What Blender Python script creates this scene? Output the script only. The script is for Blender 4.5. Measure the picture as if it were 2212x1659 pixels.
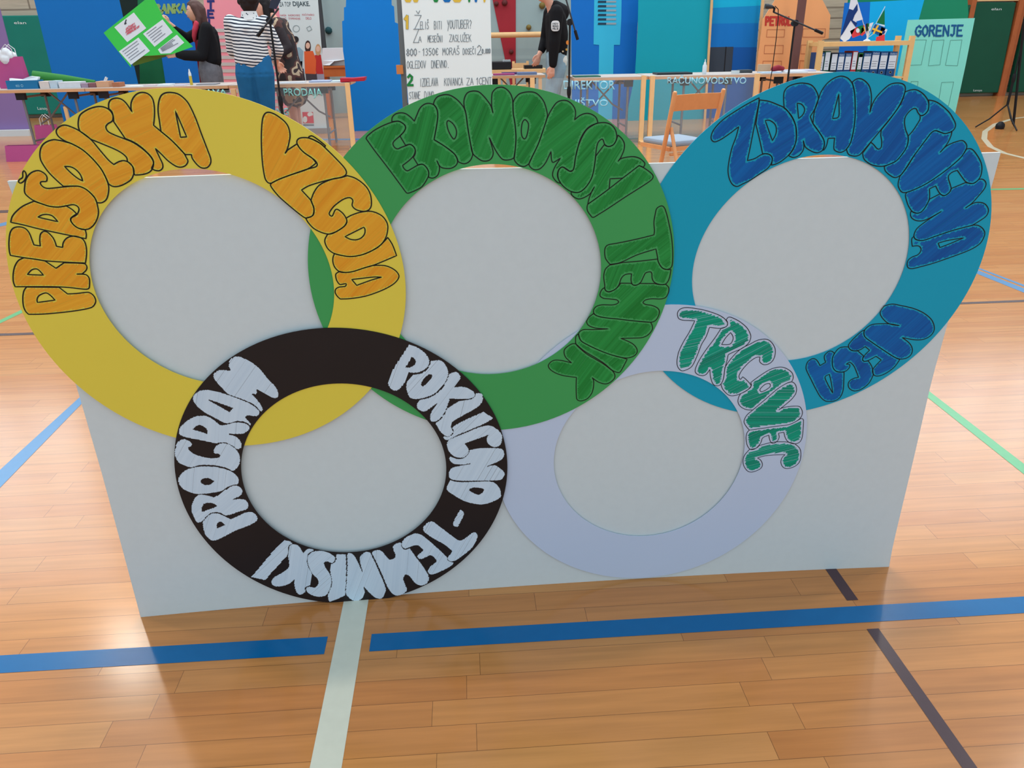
import bpy, bmesh, math, random
import numpy as np
from mathutils import Vector, Matrix
from mathutils.geometry import tessellate_polygon
for o in list(bpy.data.objects): bpy.data.objects.remove(o)
random.seed(7); rng = np.random.default_rng(7)
SC = bpy.context.scene; COL = SC.collection
# ------------------------------------------------------------------ camera, light, exposure
W, H = 2212, 1659
FOC, PITCH, ROLL, YAW, CAMH = 1645.45, 0.428816, -0.018288, -0.0556215, 1.2
def _axes():
    fwd = np.array([0, math.cos(PITCH), -math.sin(PITCH)]); right = np.array([1., 0, 0]); up = np.cross(right, fwd)
    c, s = math.cos(ROLL), math.sin(ROLL)
    r2, u2 = c*right + s*up, -s*right + c*up
    ca, sa = math.cos(YAW), math.sin(YAW); M = np.array([[ca, -sa, 0], [sa, ca, 0], [0, 0, 1]])
    return M@r2, M@u2, M@fwd
CR, CU, CF = _axes(); CP = np.array([0, 0, CAMH])
cam = bpy.data.cameras.new('camera'); cam.sensor_fit = 'HORIZONTAL'; cam.sensor_width = 36; cam.lens = 36*FOC/W
cam.clip_start = .05; cam.clip_end = 200
camo = bpy.data.objects.new('camera', cam); COL.objects.link(camo); SC.camera = camo
m4 = Matrix.Identity(4)
for i in range(3): m4[i][0], m4[i][1], m4[i][2], m4[i][3] = CR[i], CU[i], -CF[i], CP[i]
camo.matrix_world = m4
SC.view_settings.view_transform = 'Standard'; SC.view_settings.look = 'None'
SC.view_settings.exposure = 0.0; SC.view_settings.gamma = 1.0; SC.view_settings.use_curve_mapping = False
wd = bpy.data.worlds.new('world'); SC.world = wd; wd.use_nodes = True
bg = wd.node_tree.nodes['Background']; bg.inputs[0].default_value = (0.76, 0.97, 1.16, 1); bg.inputs[1].default_value = 0.98
WINDOW_LIGHT = 4.0
LAMP_LIGHT = 14.0
LAMP_POWER = 105.0

def ray(x, y): return CF + CR*((x - W/2)/FOC) - CU*((y - H/2)/FOC)
def on_floor(x, y, z=0.0):
    d = ray(x, y); return CP + d*((z - CAMH)/d[2])
def at(x, y, Y):                    # point seen at pixel x, y on the vertical plane at distance Y
    d = ray(x, y); return CP + d*(Y/d[1])
# ------------------------------------------------------------------ tags and mesh helpers
def tag(o, label=None, cat=None, group=None, kind=None):
    if label: o['label'] = label
    if cat: o['category'] = cat
    if group: o['group'] = group
    if kind: o['kind'] = kind
    return o
def thing(name, label, cat, loc=(0, 0, 0), group=None):
    o = bpy.data.objects.new(name, None); COL.objects.link(o); o.location = loc; o.empty_display_size = .1
    return tag(o, label, cat, group)
class MB:
    def __init__(s): s.v = []; s.f = []; s.m = []; s.sm = False
    def add(s, vs, fs, mi=0):
        b = len(s.v); s.v += [tuple(map(float, q)) for q in vs]
        for f in fs: s.f.append([b + i for i in f]); s.m.append(mi)
        return s
    def box(s, a, b, mi=0):
        x0, y0, z0 = np.minimum(a, b); x1, y1, z1 = np.maximum(a, b)
        return s.add([(x0,y0,z0),(x1,y0,z0),(x1,y1,z0),(x0,y1,z0),(x0,y0,z1),(x1,y0,z1),(x1,y1,z1),(x0,y1,z1)],
                     [(0,3,2,1),(4,5,6,7),(0,1,5,4),(1,2,6,5),(2,3,7,6),(3,0,4,7)], mi)
    def bar(s, p, q, w, d=None, ref=(0, 0, 1), mi=0):        # a bar of rectangular section from p to q
        d = d or w; p = np.array(p, float); q = np.array(q, float); t = q - p; t /= np.linalg.norm(t)
        r = np.array(ref, float)
        if abs(t@r) > .95: r = np.array([0, 1., 0])
        a = np.cross(t, r); a /= np.linalg.norm(a); b = np.cross(a, t)
        c = [(-w/2, -d/2), (w/2, -d/2), (w/2, d/2), (-w/2, d/2)]
        vs = [p + a*i + b*j for i, j in c] + [q + a*i + b*j for i, j in c]
        return s.add(vs, [(0,1,2,3),(7,6,5,4),(0,4,5,1),(1,5,6,2),(2,6,7,3),(3,7,4,0)], mi)
    def tube(s, pts, r, n=10, mi=0, cap=True):
        P = [np.array(p, float) for p in pts]; rr = r if hasattr(r, '__len__') else [r]*len(P)
        vs = []; pa = None
        for i, p in enumerate(P):
            t = (P[min(i+1, len(P)-1)] - P[max(i-1, 0)]); t = t/(np.linalg.norm(t) + 1e-9)
            if pa is None:
                ref = np.array([0, 0, 1.]) if abs(t[2]) < .9 else np.array([1., 0, 0]); a = np.cross(t, ref)
            else: a = pa - t*(pa@t)
            a /= np.linalg.norm(a); pa = a; b = np.cross(t, a)
            for k in range(n):
                w = 2*math.pi*k/n; vs.append(p + rr[i]*(a*math.cos(w) + b*math.sin(w)))
        fs = [(i*n + k, i*n + (k+1) % n, (i+1)*n + (k+1) % n, (i+1)*n + k) for i in range(len(P)-1) for k in range(n)]
        if cap: fs += [tuple(range(n))[::-1], tuple((len(P)-1)*n + k for k in range(n))]
        s.sm = True
        return s.add(vs, fs, mi)
    def lathe(s, c, prof, n=16, mi=0):                       # (radius, z) profile about a vertical axis
        return s.tube([np.array(c) + np.array([0, 0, z]) for _, z in prof], [max(r, 1e-4) for r, _ in prof], n, mi)
    def prism(s, poly, front, back, mi=0):                   # outline given as 3-D points, pushed along the vector back
        P = [np.array(p, float) for p in poly]; n = len(P); bk = np.array(back, float); fr = np.array(front, float)
        tr = tessellate_polygon([[Vector(p) for p in P]])
        vs = [p + fr for p in P] + [p + bk for p in P]
        fs = [tuple(t) for t in tr] + [tuple(n + i for i in t[::-1]) for t in tr]
        fs += [(i, (i+1) % n, n + (i+1) % n, n + i) for i in range(n)]
        return s.add(vs, fs, mi)
    def flat(s, poly, mi=0):
        P = [np.array(p, float) for p in poly]; tr = tessellate_polygon([[Vector(p) for p in P]])
        return s.add(P, [tuple(t) for t in tr], mi)
    def build(s, name, mats, parent=None, bevel=0, smooth=None):
        me = bpy.data.meshes.new(name); me.from_pydata(s.v, [], s.f); me.update()
        for m in (mats if isinstance(mats, (list, tuple)) else [mats]): me.materials.append(m)
        me.polygons.foreach_set('material_index', s.m)
        bm = bmesh.new(); bm.from_mesh(me); bmesh.ops.recalc_face_normals(bm, faces=bm.faces); bm.to_mesh(me); bm.free()
        if smooth if smooth is not None else s.sm:
            me.polygons.foreach_set('use_smooth', [True]*len(me.polygons))
            try: me.set_sharp_from_angle(angle=math.radians(40))
            except Exception: pass
        o = bpy.data.objects.new(name, me); COL.objects.link(o)
        if parent is not None: put(o, parent)
        if bevel:
            b = o.modifiers.new('bevel', 'BEVEL'); b.width = bevel; b.segments = 2; b.limit_method = 'ANGLE'
        return o
def world_loc(p):
    v = Vector((0, 0, 0))
    while p is not None: v = v + p.location; p = p.parent
    return v
def put(o, parent):                                          # things are only moved, never turned: local = world - parent's place
    w = world_loc(parent)
    if o.type == 'MESH' and w.length > 0: o.data.transform(Matrix.Translation(-w))
    o.parent = parent
def copy_thing(root, delta, label=None):
    def cp(o, par):
        c = o.copy(); COL.objects.link(c)
        if par is not None: c.parent = par; c.matrix_parent_inverse = o.matrix_parent_inverse.copy()
        for ch in list(o.children): cp(ch, c)
        return c
    r = cp(root, None); r.location = Vector(root.location) + Vector(delta)
    if label: r['label'] = label
    return r
# ------------------------------------------------------------------ materials
def lin(c): return tuple((v/12.92 if v <= .04045 else ((v+.055)/1.055)**2.4) for v in [q/255 for q in c])
MATS = {}
def mat(name, rgb, rough=.6, metal=0, noise=0, nscale=30, spec=.3, emit=0, alpha=1, coat=0, k=1.0):
    if name in MATS: return MATS[name]
    m = bpy.data.materials.new(name); m.use_nodes = True; nt = m.node_tree; b = nt.nodes['Principled BSDF']
    c = tuple(min(.93, v*k) for v in lin(rgb))
    b.inputs['Base Color'].default_value = (*c, 1); b.inputs['Roughness'].default_value = rough; b.inputs['Metallic'].default_value = metal
    b.inputs['Specular IOR Level'].default_value = spec; b.inputs['Coat Weight'].default_value = coat
    if noise:
        tc = nt.nodes.new('ShaderNodeTexCoord'); n = nt.nodes.new('ShaderNodeTexNoise'); n.inputs['Scale'].default_value = nscale; n.inputs['Detail'].default_value = 4
        r = nt.nodes.new('ShaderNodeMix'); r.data_type = 'RGBA'; r.inputs[6].default_value = (*[v*(1-noise) for v in c], 1); r.inputs[7].default_value = (*[min(.95, v*(1+noise)) for v in c], 1)
        nt.links.new(tc.outputs['Object'], n.inputs['Vector']); nt.links.new(n.outputs['Fac'], r.inputs[0]); nt.links.new(r.outputs[2], b.inputs['Base Color'])
    if emit:
        b.inputs['Emission Color'].default_value = (*c, 1); b.inputs['Emission Strength'].default_value = emit
    if alpha < 1: b.inputs['Alpha'].default_value = alpha
    MATS[name] = m; return m
def marker_mat(name, c1, c2, k=1.0, rough=.55):              # felt pen strokes: every stroke carries its own tone of the ink
    m = bpy.data.materials.new(name); m.use_nodes = True; nt = m.node_tree; b = nt.nodes['Principled BSDF']
    a = nt.nodes.new('ShaderNodeAttribute'); a.attribute_name = 'tone'
    r = nt.nodes.new('ShaderNodeMix'); r.data_type = 'RGBA'
    r.inputs[6].default_value = (*[min(.93, v*k) for v in lin(c1)], 1); r.inputs[7].default_value = (*[min(.93, v*k) for v in lin(c2)], 1)
    nt.links.new(a.outputs['Fac'], r.inputs[0]); nt.links.new(r.outputs[2], b.inputs['Base Color']); b.inputs['Roughness'].default_value = rough; b.inputs['Specular IOR Level'].default_value = .25
    return m
def N(nt, kind, **kw):
    n = nt.nodes.new(kind)
    for k_, v in kw.items(): setattr(n, k_, v)
    return n
def math_n(nt, op, a, b=None):
    n = nt.nodes.new('ShaderNodeMath'); n.operation = op
    for i, q in enumerate((a, b)):
        if q is None: continue
        if isinstance(q, (int, float)): n.inputs[i].default_value = q
        else: nt.links.new(q, n.inputs[i])
    return n.outputs[0]
def plank_mat(name, cols, pw, pl, gap, rough, along=0, across=1, spec=.5, off=0.0, seam=.35):
    m = bpy.data.materials.new(name); m.use_nodes = True; nt = m.node_tree; b = nt.nodes['Principled BSDF']; L = nt.links
    tc = N(nt, 'ShaderNodeTexCoord'); sp = N(nt, 'ShaderNodeSeparateXYZ'); L.new(tc.outputs['Object'], sp.inputs[0])
    x, y = sp.outputs[along], sp.outputs[across]
    v = math_n(nt, 'DIVIDE', math_n(nt, 'ADD', y, off), pw); row = math_n(nt, 'FLOOR', v); fv = math_n(nt, 'FRACT', v)
    wn = N(nt, 'ShaderNodeTexWhiteNoise', noise_dimensions='1D'); L.new(row, wn.inputs['W'])
    u = math_n(nt, 'ADD', math_n(nt, 'DIVIDE', x, pl), math_n(nt, 'MULTIPLY', wn.outputs['Value'], 7.31)); cell = math_n(nt, 'FLOOR', u); fu = math_n(nt, 'FRACT', u)
    cb = N(nt, 'ShaderNodeCombineXYZ'); L.new(row, cb.inputs[0]); L.new(cell, cb.inputs[1])
    w2 = N(nt, 'ShaderNodeTexWhiteNoise', noise_dimensions='2D'); L.new(cb.outputs[0], w2.inputs['Vector'])
    ramp = N(nt, 'ShaderNodeValToRGB'); L.new(w2.outputs['Value'], ramp.inputs[0]); e = ramp.color_ramp.elements
    e[0].color = (*lin(cols[0]), 1); e[1].color = (*lin(cols[-1]), 1)
    for i, c in enumerate(cols[1:-1]): q = e.new((i+1)/(len(cols)-1)); q.color = (*lin(c), 1)
    mp = N(nt, 'ShaderNodeMapping'); L.new(tc.outputs['Object'], mp.inputs[0]); s = [1, 1, 1]; s[along] = 2.2; s[across] = 38; mp.inputs['Scale'].default_value = s
    ad = N(nt, 'ShaderNodeVectorMath', operation='ADD'); L.new(mp.outputs[0], ad.inputs[0]); L.new(w2.outputs['Color'], ad.inputs[1])
    gn = N(nt, 'ShaderNodeTexNoise'); gn.inputs['Scale'].default_value = 1.6; gn.inputs['Detail'].default_value = 5; L.new(ad.outputs[0], gn.inputs['Vector'])
    gm = N(nt, 'ShaderNodeMapRange'); L.new(gn.outputs['Fac'], gm.inputs[0]); gm.inputs[1].default_value = .3; gm.inputs[2].default_value = .7; gm.inputs[3].default_value = .86; gm.inputs[4].default_value = 1.08
    mu = N(nt, 'ShaderNodeVectorMath', operation='SCALE'); L.new(ramp.outputs[0], mu.inputs[0]); L.new(gm.outputs[0], mu.inputs['Scale'])
    g1 = math_n(nt, 'LESS_THAN', fv, gap/pw); g2 = math_n(nt, 'LESS_THAN', fu, gap/pl); g = math_n(nt, 'MAXIMUM', g1, g2)
    mx = N(nt, 'ShaderNodeMix', data_type='RGBA'); L.new(math_n(nt, 'MULTIPLY', g, 1 - seam), mx.inputs[0]); L.new(mu.outputs[0], mx.inputs[6]); mx.inputs[7].default_value = (*lin((60, 35, 20)), 1)
    L.new(mx.outputs[2], b.inputs['Base Color']); b.inputs['Specular IOR Level'].default_value = spec
    rn = N(nt, 'ShaderNodeTexNoise'); rn.inputs['Scale'].default_value = 3; L.new(tc.outputs['Object'], rn.inputs['Vector'])
    rm = N(nt, 'ShaderNodeMapRange'); L.new(rn.outputs['Fac'], rm.inputs[0]); rm.inputs[3].default_value = rough*.85; rm.inputs[4].default_value = rough*1.2
    L.new(rm.outputs[0], b.inputs['Roughness'])
    bp = N(nt, 'ShaderNodeBump'); bp.inputs['Strength'].default_value = .12; bp.inputs['Distance'].default_value = .002
    L.new(math_n(nt, 'MULTIPLY', w2.outputs['Value'], 1.0), bp.inputs['Height'])
    return m
# measured outlines of the hand-cut rings and of the drawn letters
EDGES = {
 'yo': [(13.3,480),(12.7,521.8),(30.4,623),(55.7,690),(17.7,456.6),(40.5,389.5),(69.6,330),(136,264.7),(294.2,196.3),(371.9,190.8),(500,209),(603.3,242.7),(741.3,341.4),(820,437.6),(844,484.3),(874.4,617.2),(45.6,666.5),(86.8,742.5),(158.4,824.9),(260.4,898.7),(379.8,943.2),(529,961.9),(625.9,948.2),(700,917.8),(863.5,730.8),(874.4,657),(867.9,559.4)],
 'yi': [(193.7,537),(195.2,535.3),(215.2,654.7),(245,424.6),(318.9,382.3),(407.9,363.9),(496.8,378),(581.5,411.6),(660,478.9),(240.8,698),(219.2,664.3),(249.6,712),(336.4,783.7),(434,823.8),(721.4,613.6),(721.4,646.2),(708.4,709),(670.6,495.7)],
 'go': [(780,295.7),(881.3,227),(960.8,197.4),(1062.1,183.6),(1097.9,185),(1220.8,210.4),(1319.2,263.9),(1368.4,305.6),(1426.6,398),(1439,433.8),(1455.4,531.3),(1445.3,627.5),(1435.7,658.9),(1395.2,741.8),(1344.6,807.6),(1303.3,844.3),(1228.6,888.6),(1176.7,908.9),(1084.7,928.2),(820,855.9),(921.3,906.5),(670.6,499.5),(665.3,547.6),(667.5,604.6),(677,647.6),(698.6,709)],
 'gi': [(898.6,418.7),(960.8,380.4),(1025.9,355.8),(1076.6,352.9),(1102.2,355.8),(1141.3,366.6),(1206.4,402.8),(1261.8,451.5),(1296,537.6),(1298.5,575.6),(1290.9,637.6),(1274.9,678.5),(1218,748.1),(1171.6,782.3),(1140,793.3),(1065.9,809.6),(999.4,802.3),(873.2,440),(844,480.5),(870,730.8)],
 'bo': [(1520,287.3),(1577,239.2),(1647.8,200),(1756,161.4),(1829.4,155.7),(1895.2,159.5),(1960,176),(2011.9,202.9),(2067.6,246),(2110.6,316.8),(2132.2,377.6),(2135.4,388.7),(2141.8,429.2),(2140.5,498.9),(2142.2,464.3),(2132.7,531.4),(2117.5,575.7),(2089.6,628.9),(2074.9,653.3),(2014.1,727.1),(1905.6,820.4),(1741.8,885.5),(1442.9,813.6),(1497.9,855.6),(1558.6,878.7),(1591.1,889.8),(1428,396.3)],
 'bi': [(1598.5,408.9),(1659.2,367.1),(1728.9,339.2),(1781.3,333.5),(1844.6,343.7),(1860,348.5),(1910.6,378.9),(1941.8,416.6),(1960.8,467.2),(1965.8,498.9),(1958,565.6),(1930.1,628.9),(1916.5,651.1),(1866.5,709.7),(1797.1,753.1),(1732,774.8),(1593,414.7),(1525.7,497.2),(1497.5,573.1),(1494.2,618.7),(1501.8,660)],
 'wo': [(1440,658.5),(1497.9,660.3),(1570.2,678.3),(1635.3,707.3),(1693.2,765.9),(1720.7,813.6),(1740.9,878.7),(1741.6,892.6),(1737.3,968.5),(1715.6,1040.1),(1670,1107.4),(1578.9,1189.9),(1086,1077),(1136,1155.1),(1181.5,1198.5)],
 'wi': [(1235.8,892.6),(1207.6,944.6),(1195.6,994.6),(1209.7,1061.8),(1248.8,1111.7),(1294.4,1139.9),(1385.5,1159.5),(1468,1142.1),(1570.2,1066.2),(1591.9,1029.3),(1607.1,942.5),(1602.8,912.1),(1587.6,878.7),(1555.7,839.6),(1497.9,812.2),(1440,802),(1337.5,817.7)],
 'ko': [(533.3,750),(481.3,783.3),(437.9,825.2),(408.9,870.1),(388.7,914.9),(376.5,986.2),(381.6,1036.8),(397.5,1088.9),(427.9,1149.6),(459.7,1188.7),(540.2,1248.5),(660,1291.9),(686.4,1300.4),(880,1281.8),(926.4,1259.4),(1005.9,1205.9),(1056.6,1145.1),(1069.5,1118.7),(1092.7,1039.1),(1094.1,988.5),(1084,927.7),(1065.9,889.1),(993.6,800.9),(921.3,756),(875,734.3),(683.4,709.1),(640,715.6),(791.9,716.7)],
 'ki': [(700,831),(640.4,845.5),(589.8,875.9),(553.6,909.1),(529,956.9),(521.9,997.7),(529.1,1058.5),(550.8,1103.3),(595.7,1146.7),(657.9,1180),(748.6,1193.3),(840,1176.7),(832.3,1178.4),(904.7,1136.4),(948.1,1080),(922,1118.7),(956.7,1060.8),(963.9,1010.2),(952.3,952.3),(923.4,908.9),(877.9,868.9),(820,841.4)],
}
BOTTOM = [-0.0254, 0.02338, 1.45458]
T_YELLOW = '''# word yellow PREDSOLSKA
T 0 480 7.9
P 455,1105* 415,1160 395,1240 392,1340 405,1440 440,1520 490,1570* 620,1570 800,1562 1060,1538 1300,1508 1500,1472 1590,1435 1635,1350 1605,1260 1540,1205 1480,1195 1300,1215 1155,1222* 1010,1110*
H 640,1368* 635,1310 670,1250 780,1205 860,1245 940,1328*
P 260,1100* 228,1000 230,860 260,740 320,650 410,605* 640,635 770,660* 958,785* 1095,690* 1440,705 1485,760 1470,820 1405,880* 1310,884* 1405,884* 1480,900 1525,960 1530,1060 1515,1130 1440,1142 1200,1115 950,1100 600,1098
H 470,892* 540,815 620,795 680,830 742,902*
P 155,330 175,180 230,100 330,78 430,105 500,180 545,290 580,385* 690,403* 680,300 695,200 750,155 820,175 900,255 940,330 965,410* 1070,428* 1085,340 1150,265 1260,235 1370,260 1440,320 1475,430 1478,560 1460,695* 1150,682 800,660 600,630 400,602 180,565* 160,480
T 0 330 7.9
P 185,1185* 210,1090 280,1000 400,905 580,825* 700,865 850,912 1000,925 1130,905* 1230,965 1310,1040* 1215,1110 1210,1160 1260,1230 1340,1285 1455,1310* 1475,1390 1468,1465* 1100,1390 700,1305 400,1230
H 650,1098* 720,1060 810,1052 900,1080 990,1175*
P 800,480* 805,420 770,360 700,315 640,303 560,325 490,380 440,470 425,560 420,660 450,720 560,805 700,865 850,912 1000,925 1150,900 1250,885 1320,910 1350,960 1330,1030 1290,1070 1220,1110 1212,1160 1260,1230 1340,1285 1440,1310 1540,1285 1630,1190 1680,1050 1670,920 1620,770 1500,645 1380,580 1270,568 1100,580 900,602 800,605 730,575 690,520 710,492 780,490
N 390,340 410,305 440,340 450,400 420,470 360,515 320,500 330,460 385,425 392,400
T 60 190 7.9
P 440,882 330,915 250,980 212,1080 215,1200 260,1300 360,1440 500,1580 611,1678* 796,1674 906,1686 1026,1751 1146,1876 1181,1956* 1266,1956 1346,1896 1381,1766 1376,1646 1310,1480 1230,1350 1090,1190 930,1050 750,950 650,920 600,905 520,890
H 630,1338* 730,1345 820,1390 900,1480 940,1585* 860,1545 740,1450
P 490,760 500,700 570,645 650,635 760,670 890,735 1070,870 1250,1080 1380,1230 1470,1305* 1560,1255 1650,1240 1740,1280 1800,1360 1812,1450 1780,1540 1738,1586 1626,1651 1526,1681 1446,1676 1381,1636* 1310,1480 1230,1350 1090,1190 930,1050 750,950 640,905 530,830
P 890,735* 865,660 865,560 890,470 960,405 1080,345 1220,315 1330,335 1410,390 1455,470 1445,560 1370,610 1335,665 1370,740 1480,800 1660,870 1800,930 1950,1030 2080,1150 2145,1260 2130,1370 2070,1440 1960,1475 1830,1485* 1812,1450 1790,1340 1700,1250* 1690,1190 1620,1120 1500,1050 1300,965 1080,875*
T 220 180 7.9
P 120,430* 118,350 150,285 215,255 290,255 360,285 430,355 515,485* 498,420 505,320 550,230 620,170 710,155 800,185 865,260 895,380 900,540 885,715* 1010,820 1200,980 1400,1190 1440,1260 1470,1330 1430,1400 1350,1430 1260,1410 1130,1320 1020,1210 915,1110* 985,1260 1040,1380 1035,1450 980,1490 900,1480 850,1450* 885,1350 840,1250 700,1110 560,1010 400,940* 205,655* 195,560 170,480
P 1010,820* 985,650 962,480 970,330 1010,215 1080,165 1180,155 1300,180 1410,260 1490,360 1600,590 1700,860 1800,1120 1860,1290 1850,1380 1790,1440 1700,1440 1620,1380 1545,1280 1530,1215* 1430,1215* 1400,1190 1200,980
H 1255,465* 1345,920* 1448,912*
# word yellow VZGOJA
T 540 230 7.9
P 310,98 250,130 215,220 198,400 195,600 205,850 225,1050 260,1230 310,1300 365,1308* 500,1240 700,1165 980,1068 1130,965* 1060,880 930,790 850,710 805,635* 640,745* 600,800* 640,720 670,600 685,490 660,360 600,265 500,180 400,120
P 805,635 805,580 850,540 950,530 1060,555 1200,630 1320,740 1480,900 1600,1030 1645,1110 1630,1170 1550,1210 1400,1240 1200,1290 1000,1355 880,1425* 1040,1600 1065,1660 1092,1740 1072,1855 982,1899 932,1895 820,1815 632,1659 500,1540 390,1410 350,1340 365,1308* 500,1240 700,1165 980,1068 1120,1030 1150,990 1120,930 1060,880 930,790 850,710
N 1000,530 1050,500 1120,535 1220,610 1290,670* 1270,690* 1200,630 1080,565
P 1660,1180* 1780,1215 1900,1290 2000,1390 2060,1520 2072,1679 2032,1759 1942,1789 1812,1759 1745,1690 1755,1600 1700,1555 1600,1580 1482,1659 1402,1739 1352,1829 1402,1869 1452,1769 1492,1754 1582,1819 1642,1909 1652,1979 1602,2049 1482,2129 1372,2174 1252,2159 1102,2089 1002,1989 952,1904* 1072,1859 1092,1749 1040,1600* 1100,1450 1200,1330 1400,1240 1560,1210
T 620 440 7.9
P 1010,245* 1100,195 1250,145 1420,128 1550,165 1650,235 1715,350 1715,470 1680,590 1600,700 1450,800 1280,870 1100,900 950,885 800,845 700,770 650,670 650,600 695,520* 740,512 850,470 970,390 1020,310
H 990,560* 1310,400* 1330,430 1325,510 1270,580 1180,615 1080,605
P 810,850* 785,920 785,1000 820,1090 900,1160 1000,1172 1130,1155 1300,1100 1500,1040 1870,885* 1800,700 1720,575* 1660,640 1560,735 1450,800 1280,870 1100,900 950,885
P 900,1155* 840,1190 830,1230 850,1310 900,1375 960,1370 1010,1365 1000,1405 950,1415 880,1425 830,1460 825,1520 860,1580 910,1625* 1060,1620 1300,1585 1500,1525 1700,1440 1840,1350 1910,1250 1880,1170 1800,1105 1690,1060 1580,1050 1450,1055* 1300,1100 1130,1155 1000,1172
H 1105,1292* 1300,1270 1480,1250 1615,1252* 1430,1305 1190,1392*
'''
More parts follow.
